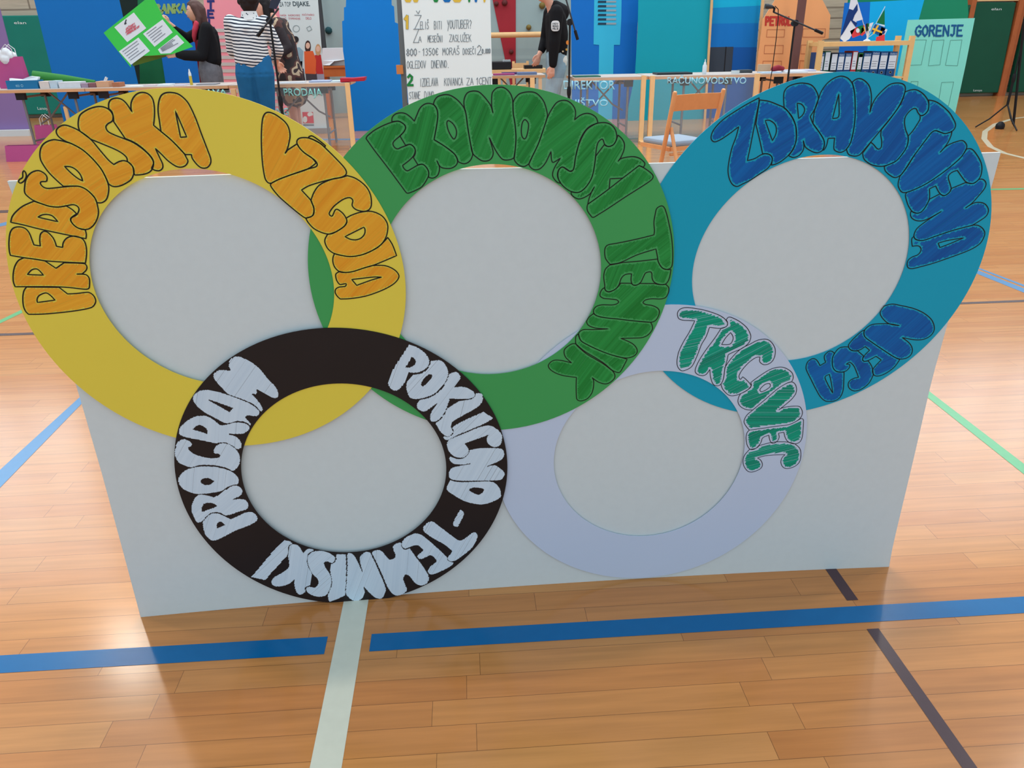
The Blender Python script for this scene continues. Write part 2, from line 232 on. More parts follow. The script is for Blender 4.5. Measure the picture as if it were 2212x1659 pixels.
T_GREEN = '''# word green EKONOMSKI
T 780 180 6.9125
P 75,825* 90,790 200,700 330,630 460,580 560,565 640,610 665,660 640,720 580,785 500,855 475,900 500,955 545,978 600,955 670,930 730,910 780,940 808,990 795,1060 760,1110 700,1165 620,1225* 640,1270 690,1305 760,1270 850,1220 920,1208 980,1260 1010,1330 1000,1400 920,1530 850,1580 720,1635 680,1635 600,1530 400,1260 200,1000
P 460,575* 465,510 510,460 580,440 660,450 740,505 795,565* 830,480 880,370 950,310 1020,298 1085,320 1130,380 1145,480 1130,620 1090,840* 1250,940 1390,1050 1440,1150 1420,1220 1350,1265 1270,1270 1200,1255 1160,1215 1130,1150* 1165,1230 1170,1290 1150,1360 1110,1400 1060,1415 1005,1400* 1010,1330 980,1260 920,1208 850,1218* 780,1105* 808,1050 808,990 780,940 730,910 665,925* 580,785* 640,720 665,660 640,610 560,565
P 1080,310* 1100,250 1150,195 1250,168 1330,178 1410,225 1480,290 1545,380 1570,480 1590,640 1630,880 1665,1040 1660,1090 1630,1150 1580,1190 1520,1198 1450,1170* 1430,1110 1390,1050 1250,940 1090,840* 1130,620 1145,480 1130,380
H 1300,555 1280,600 1310,720 1380,830 1420,780 1420,690 1370,600
T 1040 180 6.9125
P -252,380* -262,280 -247,200 -207,140 -137,115 -57,120 3,160 83,250 143,340 173,445* 153,340 153,200 168,130 220,75 270,58 330,62 400,110 450,190 470,290 475,450 500,600 515,800 505,980 490,1110* 440,1135 370,1145 310,1130 250,1060 190,960 115,805* 150,920 175,1030 160,1100 110,1150 20,1158 -57,1115 -132,1040 -167,880 -207,640 -227,480
P 470,290* 500,225 570,155 680,128 790,135 870,190 940,290 985,460 975,530 920,700 850,900 760,1090 710,1200* 640,1240 560,1220 500,1160 485,1110* 505,980 515,800 500,600 475,450
H 650,540 610,590 595,700 605,790 640,830 670,800 695,700 700,600
P 980,520* 1040,400 1120,290 1200,255 1280,260 1350,310 1395,380 1405,460 1390,545* 1470,480 1560,448 1640,460 1710,510 1740,590* 1620,640 1540,720 1470,850 1430,1000 1400,1130 1385,1240 1370,1290 1320,1310 1270,1285 1210,1248 1160,1280 1135,1350 1145,1420 1185,1490* 1130,1475 1070,1400 1065,1330 1100,1240 1180,1115* 1070,1180 1045,1130 1038,1015* 960,1180 880,1270 800,1290 740,1260 710,1200 760,1090 850,900 920,700
T 1200 260 7.9
P 725,45 640,80 540,150 470,250 410,380 370,500 340,640 320,780 295,850 250,870 190,830 120,795 65,830 40,910 50,1000 95,1080 170,1155 270,1215 370,1230 450,1200 540,1110 620,970 660,800 685,600 700,470 730,370 790,318 815,340 840,410 900,445 980,420 1030,350 1045,270 1020,160 950,75 850,38
P 1065,250* 1130,310 1175,400 1165,510 1110,640* 1065,700* 1110,655 1200,630 1320,618 1420,640 1490,690 1525,740 1500,800* 1425,770* 1145,985* 930,995* 915,1165* 720,1310 550,1430* 570,1340 615,1220 665,1130* 600,1240 500,1310 400,1340 320,1310 270,1260 268,1215* 370,1230 450,1200 540,1110 620,970 660,800 685,610* 830,415* 900,445 980,420 1030,350
P 1425,770* 1500,805 1620,890 1665,950 1640,1010 1500,1110 1200,1300 900,1500 740,1600 640,1655 590,1610 545,1540 538,1470 550,1430* 720,1310 915,1165 1145,985
# word green TEHNIK
T 1220 430 7.9
P 1520,610* 1530,540 1520,400 1540,270 1570,160 1650,115 1700,150 1740,260 1780,430 1820,640 1840,870 1838,1080 1815,1165 1740,1200 1660,1170 1600,1080 1580,980 1555,850* 1250,945 1000,1060 900,1095 770,1112* 700,1020 680,920 690,830 740,780 900,750 1100,710 1300,665
P 765,1125* 690,1200 665,1320 680,1460 690,1550 750,1580 850,1545 920,1470 960,1360 1010,1300 1080,1275 1140,1275* 1130,1370 1150,1450 1210,1470 1290,1425 1340,1330 1380,1260 1460,1240 1485,1270 1490,1350 1530,1420 1620,1455 1720,1448 1780,1360 1812,1200* 1740,1200 1660,1170 1600,1080 1585,1022* 1250,1060 980,1082* 900,1100
T 1180 600 7.9
P 1270,90* 1450,95 1480,120 1540,122 1600,95* 1850,97* 1940,115 2040,110* 2090,170 2085,250 2040,330 1960,360 1800,358 1700,375 1650,420 1700,455 1800,470 1890,510 1930,570 1910,660 1860,730 1780,757 1500,735 1200,700 1000,680 870,650 810,600 815,530 870,480 960,460 1130,462 1210,440 1235,410 1200,375 1080,360 980,350 920,310 920,260 950,200 995,165* 1010,210 1070,240 1160,205 1230,145
P 805,610* 730,670 690,740 710,800 780,840 880,862 1065,872* 800,882 640,882 570,920 550,970 590,1070 700,1140 900,1235 1100,1310 1280,1358 1400,1365 1500,1330 1550,1270 1540,1200 1480,1130 1390,1080 1270,1032* 1500,1028 1640,1018 1740,970 1810,880 1805,810 1780,757* 1500,735 1200,700 1000,680 870,650
P 550,955* 505,1000 503,1120 530,1150 650,1250 850,1370 1000,1470 1130,1580 1240,1615 1290,1560 1380,1390* 1280,1358 1100,1310 900,1235 700,1140 590,1070
T 1140 700 7.9
P 820,335* 760,335 680,380 630,430 620,490 650,570 750,662* 600,625 480,612 400,640 352,705 380,770 480,835 620,880 830,908* 825,1080 835,1270 870,1305 940,1305 1030,1260 1100,1160 1125,1030 1120,950 1095,910* 1200,985 1320,1020 1410,990 1480,920 1485,860 1450,800* 1300,685 1150,595 1000,505 850,375
'''
T_BLUE = '''# word blue ZDRAVSTVENA
T 1520 200 7.9
P 945,88* 750,190 560,305 350,445 220,570 150,670 125,770 150,825 200,838 290,800 420,715 598,580* 550,760 480,950 430,1180 415,1330 435,1460 490,1565 570,1600 660,1560 800,1490 950,1390 1080,1300 1150,1210 1170,1120 1130,1060 1060,1042 980,1060 870,1125 745,1160* 790,950 850,640 900,380 940,180
P 955,125* 1100,145 1250,200 1390,270 1500,410 1570,570 1585,740 1560,880 1470,1040 1350,1150 1250,1210 1155,1238* 1170,1120 1130,1060 1060,1042 1005,1045* 960,830 890,540* 925,300
H 1050,475* 1130,475 1215,540 1240,630 1225,720 1172,820*
T 1680 150 7.9
P 110,660* 100,500 115,370 200,280 380,232 540,250 620,310 680,420 695,500* 650,640 555,800* 600,920 700,1060 780,1190 795,1280 770,1370 700,1415 630,1415 550,1380 470,1320 435,1212* 445,1320 420,1400 350,1475 260,1500 185,1470* 270,1350 310,1210 315,1080 300,940 240,800 150,690
H 330,575* 400,590 450,650 455,710 420,780 355,835*
P 700,490* 740,380 830,250 940,160 1060,115 1160,130 1230,180 1280,260 1310,400 1320,600 1318,820 1290,1050 1240,1250 1170,1360 1090,1410 1020,1405 960,1360 960,1260 970,1170* 860,1175* 830,1300 790,1370 765,1382* 795,1280 780,1190 700,1060 600,920* 620,740 650,620
H 1040,415* 935,835* 1015,825 1045,780 1045,600
P 1270,215* 1330,170 1400,155 1480,190 1560,280 1595,420 1595,560 1570,735* 1620,580 1700,450 1850,300 1940,245 2040,230 2130,245 2175,300 2165,400 2110,560 2000,730 1840,930 1660,1150 1440,1410 1390,1460 1310,1478 1210,1450 1170,1360* 1240,1250 1290,1050 1318,820 1320,600 1310,400
T 1860 170 7.9
P 750,225* 830,195 920,185 1000,215 1080,280 1140,370 1155,450 1140,540 1080,610 1020,630 970,580 940,515 890,510 820,560 755,650 740,750 760,870 800,980 800,1080 770,1180 690,1300 600,1400 480,1460 350,1495 200,1475 100,1420 45,1360 25,1270* 165,1085* 210,1120 270,1190 310,1200 345,1160 350,1060 335,960 345,870* 480,705 620,510 700,360
P 1150,360* 1270,390 1380,460 1500,570 1570,680 1610,770 1600,840 1550,895 1440,935 1360,915 1270,885 1200,920 1120,1020 1000,1180 890,1330 780,1500 700,1615 650,1660 586,1686 516,1663 416,1578 394,1495* 480,1460 600,1400 690,1300 770,1180 800,1080 800,980* 880,890 960,770 1005,690 1005,635* 1080,610 1140,540 1155,450
T 1900 290 7.9
P 1234,-48* 1215,30 1170,130 1110,220 1030,310* 1120,215 1250,145 1400,105 1460,140 1488,210 1450,300 1380,400 1200,560 1000,710 800,840 620,930 460,990 380,985 330,920 315,840 345,715* 400,650 480,540 575,385 684,232 804,72 884,-28 954,-63 1044,-33 1124,-13
P 1485,250* 1550,245 1610,285 1690,400 1735,500 1745,600 1720,720 1660,800 1590,838 1510,830 1450,790 1325,615* 1240,645 1180,700 1175,760 1220,920 1190,990 1110,1045 1050,1030 1000,970 955,880* 850,930* 852,1080 820,1170 760,1270 700,1330 630,1345 560,1320 490,1220 450,1100 440,1030 465,990* 620,930 800,840 1000,710 1200,560 1380,400
P 1690,770* 1750,765 1800,800 1815,860 1780,940 1680,1060 1570,1180 1460,1260* 1570,1190 1650,1162 1740,1165 1810,1200 1855,1280 1840,1360 1790,1420 1620,1530 1558,1557 1258,1637 958,1737 758,1807 658,1807 598,1777 588,1707 638,1607 758,1507 898,1412 1058,1312* 898,1405 780,1460 700,1478 620,1470 550,1430 525,1370 535,1310* 630,1345 700,1330 760,1270 820,1170 852,1105* 1030,1015* 1050,1030 1110,1045 1190,990 1220,925* 1460,825* 1510,830 1590,838 1660,800
T 1920 420 7.9
P 1450,520* 1530,530 1600,580 1635,650 1620,730 1560,830 1450,910 1300,980 1000,1090 750,1175 550,1230 400,1265 330,1250 310,1190 330,1120 400,1065 480,1035 530,990 548,930 520,885 470,875 400,885* 388,800 395,745 430,715* 440,750 500,780 600,780 800,710 1100,610
H 840,830* 1000,785 1280,738* 1050,835 870,905*
# word blue NEGA
T 1730 650 6.9125
P 1240,75* 1360,45 1480,65 1600,90 1720,125 1850,190 1950,280 1990,380 1980,460 1920,530 1820,575 1700,580 1510,545* 1610,620 1660,700 1655,780 1600,840 1500,868 1400,840 1250,745 1080,630 960,540 940,470 970,410 1040,360 1120,342 1310,340 1475,368* 1350,350 1270,310 1200,230 1185,160
P 950,435* 910,450 850,500 760,590 710,660 730,720 790,745 880,730 960,680* 1025,735* 960,800 920,870 940,900 1000,890 1060,860 1120,825* 1200,880* 1130,950 1070,1030 1080,1090 1120,1120 1200,1110 1300,1060 1400,980 1475,875* 1400,840 1250,745 1080,630 960,540 940,470
P 710,685* 640,685 570,705 510,770 470,860 475,980 520,1045 600,1062 680,1040 730,980 720,945 675,945* 730,915 790,970 830,1060 860,1140* 790,1155 730,1190 705,1240 720,1300 780,1340 850,1338 930,1300 1020,1220 1080,1105* 1070,1020 1050,960 1005,895* 940,900 920,870 935,820* 850,745* 790,745 730,720
P 500,780* 460,750 410,755 355,810 350,860 370,915* 285,965* 250,900 210,865 160,865 100,910 75,990 90,1050 150,1170 220,1310 290,1430 360,1490 430,1500 520,1485 590,1430 630,1330 640,1200 645,1060* 600,1062 520,1045 475,980 470,860
H 425,1095* 360,1135 400,1240 475,1378* 455,1230
'''
T_WHITE = '''# word white TRGOVEC
T 1440 640 6.9125
P 180,330 160,260 190,200 260,170 350,170 560,205 760,270 860,330 910,400 890,450 810,478 640,462* 590,600 520,720 450,900 380,1040 300,1095 220,1110 165,1050 155,960 180,830 250,680 340,530 420,365* 330,360 240,355
P 890,350* 920,312 960,312 1080,370 1190,460 1245,550 1255,620 1220,700 1120,780 1000,830 920,870* 895,980 870,1080 845,1240 800,1320 740,1335 690,1305 655,1200 645,1090* 590,1165 530,1183 460,1165 425,1120 440,1050 500,930 600,780 720,620 815,475* 890,450 910,400
H 955,540* 990,600 985,660 940,715 820,720* 880,620
P 870,1060* 960,930 1100,790 1250,710 1360,655 1480,638 1560,680 1615,770 1620,860 1590,950 1530,1005 1450,1020 1390,975 1395,905* 1330,915 1230,985 1130,1095 1080,1190 1100,1240 1135,1200* 1190,1245 1260,1330 1230,1380 1110,1450 1000,1483 920,1470 840,1390 810,1310* 845,1240
T 1500 790 6.9125
P 840,250* 960,160 1100,70 1200,30 1310,20 1400,55 1460,110 1475,180 1450,240* 1380,260 1240,345 1060,500 870,660* 780,655 690,610 650,540 660,470 690,415* 780,370 850,295
H 1120,265 1050,280 980,350 990,385 1050,370 1130,310
P 1450,240 1500,270 1525,340 1510,420 1440,510 1290,635 1255,660* 1320,625 1440,605 1560,605 1600,650 1612,710 1580,780 1500,840 1400,880 1200,905 1000,935 820,960* 770,900 740,830 780,740 870,660 1060,500 1240,345 1380,260
P 1590,785* 1625,800 1625,900 1610,1060 1570,1140 1490,1165 1400,1135 1355,1070 1335,992* 1255,1005* 1265,1070 1230,1130 1170,1160 1130,1120 1110,1035* 1020,1075 990,1150 920,1230 840,1250 790,1190 770,1080 785,1000 820,960* 1000,935 1200,905 1400,880 1500,840
P 820,1250* 745,1340 725,1430 745,1510 800,1575 870,1585 980,1540 1015,1480 990,1410 940,1375* 1050,1345 1200,1330 1355,1325* 1310,1370 1290,1440 1320,1510 1390,1535 1500,1500 1570,1430 1590,1320 1570,1230 1500,1165* 1400,1140 1230,1135 1100,1155 970,1190* 920,1230
'''
T_BLACK = '''# word black PROGRAM
T 380 750 6.9125
P 790,240* 800,190 860,145 930,130 1000,150 1150,230 1270,330 1380,470 1480,570 1530,660 1530,730 1490,765 1420,750 1210,635* 1220,710* 1140,700* 1220,780 1280,870 1300,930 1280,970 1250,950 1170,870 1020,795 780,705 690,620 590,510 555,430 590,370 660,335 815,345* 785,290
P 250,760 290,690 370,640 480,630 600,650 780,705 1020,795 1150,860 1240,940 1250,990 1200,1035 1060,1025 1045,1050 1100,1110 1125,1150 1110,1180* 1050,1130 920,1108 750,1140 560,1050 400,960 290,860
H 490,785* 845,910* 800,960* 640,870
P 45,1230 90,1160 200,1070 300,1025 420,1015 500,1040 580,1090 660,1150 750,1150 860,1120 980,1118 1080,1155 1100,1210 1070,1260 980,1300 790,1297* 880,1320 960,1390 985,1470 960,1515 910,1525 850,1480 740,1430 660,1430 600,1440 350,1390 150,1350 60,1310
H 260,1222* 310,1180 360,1170 430,1200 465,1250 460,1285* 370,1255
T 370 950 6.9125
P 50,230 55,150 80,60 120,10 199,-17 270,10 318,60 310,95 260,115 270,150 350,205 480,250 610,268 700,262 722,235 700,212 640,208 632,170 660,100 720,55 800,45 880,70 970,135 1020,220 1030,320 1000,400 920,470 850,435 700,395 550,380 420,385 290,415 180,380 100,335
P 100,620 105,570 160,490 250,430 400,395 550,390 700,405 850,445 960,510 1010,590 1010,640 980,670 900,685 830,715 750,770 620,795 400,815 230,770 140,700
H 440,625 480,585 560,580 635,620* 580,660 500,665
P 295,1040 310,950 360,860 430,815 520,820 640,850 700,820 830,730 900,690 970,675 1040,710 1070,760 1040,830 920,890* 1000,880 1090,885 1145,930 1155,1000 1110,1045 1000,1080 820,1135 730,1095 650,1085 570,1110 490,1190 470,1215* 390,1240 340,1170 310,1100
H 465,1070* 465,1000 500,955 560,945 620,955 682,990* 580,1030
P 470,1290 480,1210 560,1120 650,1090 730,1105 890,1180* 1000,1130 1100,1085 1190,1070 1260,1105 1290,1165 1270,1220 1190,1270 940,1370 750,1470 620,1510 530,1450 490,1380
H 690,1315* 688,1260 735,1228 795,1270*
# word black TEHNISKI
T 520 1100 6.9125
P 650,455* 730,470 790,510* 720,550 705,680 600,800 450,960 370,1055 290,1045 150,1015* 300,840 450,660
P 725,560 760,520 830,520 890,570 935,650* 980,600 1040,582 1110,610 1020,660 990,740 1010,850 1065,970 1035,1140* 970,1170 965,1240 880,1280 830,1240 800,1140 795,1055* 720,1120 600,1155 500,1150 455,1085 500,1010 580,965 690,890 720,840 705,680
P 1420,730 1390,690 1310,640 1190,615 1100,625 1030,660 990,740 1010,850 1070,970 1140,1040 1155,1110 1110,1165 1030,1150 975,1175 980,1230 1070,1290 1190,1310 1280,1280 1340,1180 1360,1060 1335,960 1280,880 1250,800 1290,785 1370,805
P 1035,1328* 1130,1328* 1197,1380* 1178,1380* 1120,1345* 1040,1347*
P 1410,665* 1570,665* 1578,800 1575,1050 1560,1290* 1430,1350 1320,1390* 1300,1290 1350,1150 1358,1050 1335,950 1345,815* 1400,790 1425,735
P 1590,665 1640,650 1700,690 1750,780 1818,930* 1790,840 1775,750 1800,680 1860,635 1930,640 1980,730 2080,950 2165,1160 2165,1230 2120,1320 2050,1340 1960,1290 1840,1165* 1855,1230 1830,1310 1760,1370 1680,1370 1590,1300 1565,1240 1580,1050 1590,800
T 760 1080 6.9125
P 295,790 330,755 400,740 460,770 510,830 560,880 620,870 650,830 620,750 615,690 650,650 735,625* 745,690 790,735 865,715* 960,850 1040,950 1130,1090 1155,1170 1120,1250 1030,1280 940,1240 860,1140 800,1120 770,1180 800,1260 825,1340 780,1400 680,1432 600,1400 530,1300 440,1090 350,900
P 830,540 940,495 1030,510 1130,580 1300,730 1425,850* 1440,900 1530,930* 1490,980 1370,1050 1200,1118 1140,1090 1135,1040 1180,980 1260,920 1240,880 1180,830 1110,855 1040,885 985,870 980,830 1065,750* 1000,690 940,680 860,710 790,730 745,690 745,640 780,580
P 1060,430 1100,360 1160,318 1220,320 1300,380 1420,470 1560,575 1625,600 1700,560 1800,485 1850,480 1880,520 1860,610 1800,710 1700,800 1560,900 1490,920 1440,905 1425,870* 1495,765* 1380,670 1200,570 1080,480
P 1630,140 1680,190 1660,260 1590,390 1550,405 1510,375 1520,310 1600,170
# word black POKLICNO
T 880 880 6.9125
P 590,1180 640,1080* 780,1110 1000,1105 1230,1100 1320,1130 1385,1210 1400,1290 1395,1340 1300,1400 1150,1450 1000,1445 830,1395 680,1310 590,1240
H 930,1235 970,1205 1060,1205 1138,1220* 1110,1275 1050,1297
P 620,760 645,725* 760,765 850,745 910,690 930,630* 1080,605 1250,600 1400,610 1440,650 1450,700 1420,770 1330,825 1195,880* 1290,855 1370,890 1450,960 1450,1020 1410,1075 1340,1095 1000,1100 780,1100 640,1070 615,990 640,920 720,880 940,842* 820,858 700,850 650,820
P 1210,415* 860,540* 910,600 920,670 850,745 760,755 680,725 610,650 585,570 600,510 660,460 860,380 1080,290 1230,265 1330,310 1410,390 1420,460 1390,560 1310,595 1230,575 1185,520 1180,460
P 1140,60* 1300,160* 1150,245 980,320 750,415 620,485 560,485 500,405* 600,435 670,400 685,360 665,300* 760,235 900,165
T 820 730 6.9125
P 1440,815* 1530,830 1545,900 1520,980 1430,1060 1250,1160 1110,1240 1070,1290 1075,1340 1100,1400 1060,1460 1000,1475 920,1420 860,1330 815,1270* 900,1220 970,1130 1005,1050* 1080,1000 1190,935* 1320,915 1400,890
P 1040,530* 1140,500 1210,560 1200,630 1120,730* 1230,722 1330,745 1410,800 1430,850 1400,890 1310,915 1050,912* 1020,1000 990,1080 930,1180 850,1245 780,1255 750,1220 760,1130 850,980* 760,1050 680,1100 600,1090 555,1040 560,980 610,920 760,880 890,790 980,670
P 760,340* 880,325 960,360 1010,440 1030,540 980,660 880,780 760,865 600,912 480,910 430,870 395,750 410,650 500,545* 620,525 700,470 750,390
H 735,550 775,555 765,610 670,705 635,710 630,660 680,590
P 440,90* 560,130 660,200 725,280 745,360 720,430 650,490 550,525 430,520* 400,620 340,720 260,790 180,775 125,700 140,610 220,430 330,260
H 480,290* 530,330 525,390 460,430 395,435*
'''
# ------------------------------------------------------------------ the hall
FLOOR = plank_mat('maple_floor', [(190, 122, 66), (194, 127, 69), (197, 132, 74), (188, 119, 63), (198, 135, 77), (193, 125, 68)], .0612, .62, .0011, .17, off=.0612 - .0013*0 - .0215)
floor = MB().add([(-16, -6, 0), (18, -6, 0), (18, 15.2, 0), (-16, 15.2, 0)], [(0, 1, 2, 3)]).build('floor', FLOOR); tag(floor, kind='structure')
paint = lambda n, c: mat(n, c, .25, noise=.06, nscale=40)
def court_line(quad, m, label):
    zf = .0006
    P = [on_floor(*q) for q in quad]
    o = MB().add([(p[0], p[1], zf) for p in P], [(0, 1, 2, 3)]).build('court_line', m, floor); tag(o, label); return o
def court_strip(x0, x1, y0, y1, m, label):
    o = MB().add([(x0, y0, .0006), (x1, y0, .0006), (x1, y1, .0006), (x0, y1, .0006)], [(0, 1, 2, 3)]).build('court_line', m, floor); tag(o, label)
blue_p, white_p, brown_p = paint('blue_paint', (0, 96, 150)), paint('cream_paint', (206, 204, 186)), paint('brown_paint', (74, 52, 56))
green_p, lblue_p = paint('green_paint', (92, 170, 112)), paint('pale_blue_paint', (74, 130, 176))
wl = on_floor(741.8, 1302.8); wr = on_floor(795.6, 1299.5)
court_strip(wl[0], wr[0], -3, 2.6, white_p, 'cream painted line')
by0, by1 = on_floor(1106, 1389.5)[1], on_floor(1106, 1352.5)[1]
court_strip(-14, on_floor(704, 1395)[0], by0, by1, blue_p, 'blue painted line left of the cream line')
court_strip(on_floor(800, 1390)[0], 14, by0, by1, blue_p, 'blue painted line right of the cream line')
b0, b1 = on_floor(1872, 1359.3), on_floor(1898, 1358)
court_strip(b0[0], b1[0], -3, b0[1], brown_p, 'dark brown painted line nearest the camera')
court_strip(b0[0], b1[0], on_floor(1840, 1297)[1], 2.2, brown_p, 'dark brown painted line running under the board')
court_line([(-60, 1070), (-30, 1085), (240, 807), (236, 800)], lblue_p, 'pale blue painted line')
court_line([(-40, 711), (-40, 718), (140, 632), (140, 624)], green_p, 'green painted line at left')
court_line([(-40, 722), (-40, 727), (140, 721), (140, 716)], brown_p, 'dark painted line at left')
court_line([(-40, 456), (-40, 462), (60, 458), (60, 452)], brown_p, 'dark painted line far left')
court_line([(-30, 490), (-30, 497), (40, 480), (40, 473)], lblue_p, 'pale blue line far left')
court_line([(1995, 836), (1990, 848), (2290, 1087), (2290, 1062)], green_p, 'green painted line at right')
court_line([(2095, 577), (2092, 584), (2280, 660), (2280, 650)], lblue_p, 'blue painted line at right')
court_line([(2100, 573), (2100, 576), (2280, 646), (2280, 641)], lblue_p, 'thin blue painted line at right')
court_line([(2060, 654), (2060, 658), (2280, 650), (2280, 645)], brown_p, 'dark painted line at right')
court_line([(2130, 408), (2130, 411), (2280, 408), (2280, 405)], green_p, 'thin green line at right')
court_line([(660, 300), (660, 303), (860, 302), (860, 299)], lblue_p, 'pale line under the tables')
court_line([(755, 318), (765, 318), (805, 284), (797, 284)], blue_p, 'blue line under the tables')
arc = [(2240, 250), (2190, 256), (2150, 268), (2128, 284), (2126, 300), (2140, 317), (2170, 331), (2240, 348)]
mb = MB(); A = [on_floor(*q) for q in arc]; cc = on_floor(2330, 300)
vs = []
for i, p in enumerate(A):
    t = A[min(i+1, len(A)-1)] - A[max(i-1, 0)]; n = np.array([-t[1], t[0], 0]); n /= np.linalg.norm(n)
    vs += [(*(p + n*.03)[:2], .0006), (*(p - n*.03)[:2], .0006)]
mb.add(vs, [(2*i, 2*i+1, 2*i+3, 2*i+2) for i in range(len(A)-1)])
tag(mb.build('court_line', paint('cream_paint_far', (200, 190, 165)), floor), 'cream painted curve at right')

BACKY = 15.0
SLATS = plank_mat('wall_boards', [(176, 166, 150), (186, 174, 154), (168, 158, 142)], .175, 2.4, .028, .5, along=0, across=2, off=.02, seam=.45)
wall = MB().box((-16, BACKY, 0), (18, BACKY + .2, 11.6)).build('wall_back', SLATS); tag(wall, kind='structure')
PL = mat('pale_plaster', (214, 212, 204), .8, noise=.03, nscale=4)
tag(MB().box((-16.2, -6, 0), (-16, BACKY + .2, 11.6)).build('wall_left', PL), kind='structure')
tag(MB().box((18, -6, 0), (18.2, BACKY + .2, 11.6)).build('wall_right', PL), kind='structure')
sky_pane = mat('daylight_pane', (225, 238, 255), .2, emit=WINDOW_LIGHT)
alu = mat('window_metal', (170, 172, 174), .4, .6)
for i, (x0, x1) in enumerate([(-13.6, -8.2), (-7.6, -2.6), (-2.0, 3.2), (3.8, 8.6), (9.2, 14.6)]):
    fr = MB(); z0, z1 = 5.6, 10.6
    for xx in np.linspace(x0, x1, 5): fr.box((xx - .04, BACKY - .1, z0), (xx + .04, BACKY, z1))
    for zz in (z0, (z0 + z1)/2, z1): fr.box((x0 - .04, BACKY - .1, zz - .04), (x1 + .04, BACKY, zz + .04))
    w_ = fr.build('window_%d' % (i + 1), alu); tag(w_, kind='structure')
    MB().box((x0, BACKY - .04, z0), (x1, BACKY - .02, z1)).build('window_pane', sky_pane, w_)
# roof trusses that carry the hall lamps (seen only as glints on the floor)
steel = mat('painted_steel', (190, 192, 190), .5)
for i, yy in enumerate((3.0, 7.6, 12.0)):
    t = MB(); t.box((-16, yy - .08, 10.2), (18, yy + .08, 10.35)).box((-16, yy - .08, 11.2), (18, yy + .08, 11.35))
    for xx in np.arange(-16, 17, 2.0): t.bar((xx, yy, 10.3), (xx + 1, yy, 11.25), .08).bar((xx + 1, yy, 11.25), (xx + 2, yy, 10.3), .08)
    tag(t.build('trim_%d' % (i + 1), steel), kind='structure')
lamp_m = mat('lamp_glow', (255, 232, 196), .3, emit=LAMP_LIGHT)
for yy, xs in ((3.0, (-5, 0, 5)), (7.6, (-9, -4.6, 0, 4.6, 9)), (12.0, (-7, -2.4, 2.4, 7.4))):
    for xx in xs:
        t = thing('hall_lamp', 'round hall lamp hanging under a roof truss above the court', 'lamp', (xx, yy, 9.9), 'round hall lamps under the roof')
        MB().lathe((xx, yy, 9.85), [(.03, .42), (.08, .36), (.10, .18), (.26, .02), (.28, 0), (.25, 0.001)], 20).build('lamp_shade', steel, t)
        MB().lathe((xx, yy, 9.85), [(.001, .03), (.23, .03), (.23, .012), (.001, .012)], 20).build('bulb', lamp_m, t)
        al = bpy.data.lights.new('lamp_light', 'AREA'); al.shape = 'DISK'; al.size = .46; al.energy = LAMP_POWER; al.color = (1.0, .93, .82)
        lo = bpy.data.objects.new('lamp_light', al); COL.objects.link(lo); lo.location = (0, 0, -.06); lo.parent = t
        MB().tube([(xx, yy, 10.2), (xx, yy, 10.25)], .02).build('hook', steel, t)
# ------------------------------------------------------------------ the ring display
LEAN = math.radians(-3.0); QC = (-0.0245, 0.0240, 1.4545)     # bottom edge on the floor: y = a x^2 + b x + c (the card bows a little)
QC = tuple(BOTTOM)
def _y0(x): return QC[0]*x*x + QC[1]*x + QC[2]
UPV = np.array([0, math.sin(LEAN), math.cos(LEAN)]); NF = np.array([0, -math.cos(LEAN), math.sin(LEAN)])
def S(u, v, n=0.0): return np.array([u, _y0(u), 0.0]) + UPV*v + NF*n
def uv(px, py, n=0.0):                                         # board coordinates of the point seen at a pixel
    d = ray(px, py); y0 = 1.5
    for _ in range(8):
        p0 = np.array([0, y0, 0]) + NF*n; t = ((p0 - CP)@NF)/(d@NF); P = CP + d*t
        u = P[0]; y0 = _y0(u)
    return np.array([u, (P - S(u, 0, n))@UPV])
def bez(pts):                                                  # smooth closed outline; a star marks a sharp corner
    Q = [np.array(p[:2], float) for p in pts]; sh = [p[2] for p in pts]; n = len(Q); out = []
    for i in range(n):
        p0, p1, p2, p3 = Q[i-1], Q[i], Q[(i+1) % n], Q[(i+2) % n]
        a = p1 if sh[i] else p0; b = p2 if sh[(i+1) % n] else p3
        if sh[i]: m1 = (p2 - p1)*.5
        else: m1 = (p2 - p0)*.5
        if sh[(i+1) % n]: m2 = (p2 - p1)*.5
        else: m2 = (p3 - p1)*.5
        L = np.linalg.norm(p2 - p1)
        for m_ in (m1, m2):
            l = np.linalg.norm(m_)
            if l > L*1.1: m_ *= L*1.1/l
        k = max(1, min(6, int(L/14)))
        for j in range(k):
            t = j/k; out.append((2*t**3-3*t**2+1)*p1 + (t**3-2*t**2+t)*m1 + (-2*t**3+3*t**2)*p2 + (t**3-t**2)*m2)
    return np.array(out)
def parse(txt):
    words = []; tile = None
    for ln in txt.strip().splitlines():
        if ln.startswith('#'): words.append((ln.split()[-1], [])); continue
        k, rest = ln.split(' ', 1)
        if k == 'T': tile = [float(q) for q in rest.split()]; continue
        pts = []
        for q in rest.split():
            a, b = q.rstrip('*').split(','); pts.append((float(a), float(b), q.endswith('*')))
        c = bez(pts)/tile[2] + np.array(tile[:2])
        if k == 'H': words[-1][1][-1]['holes'].append(c)
        else: words[-1][1].append(dict(out=c, holes=[], fill=(k == 'P')))
    return words
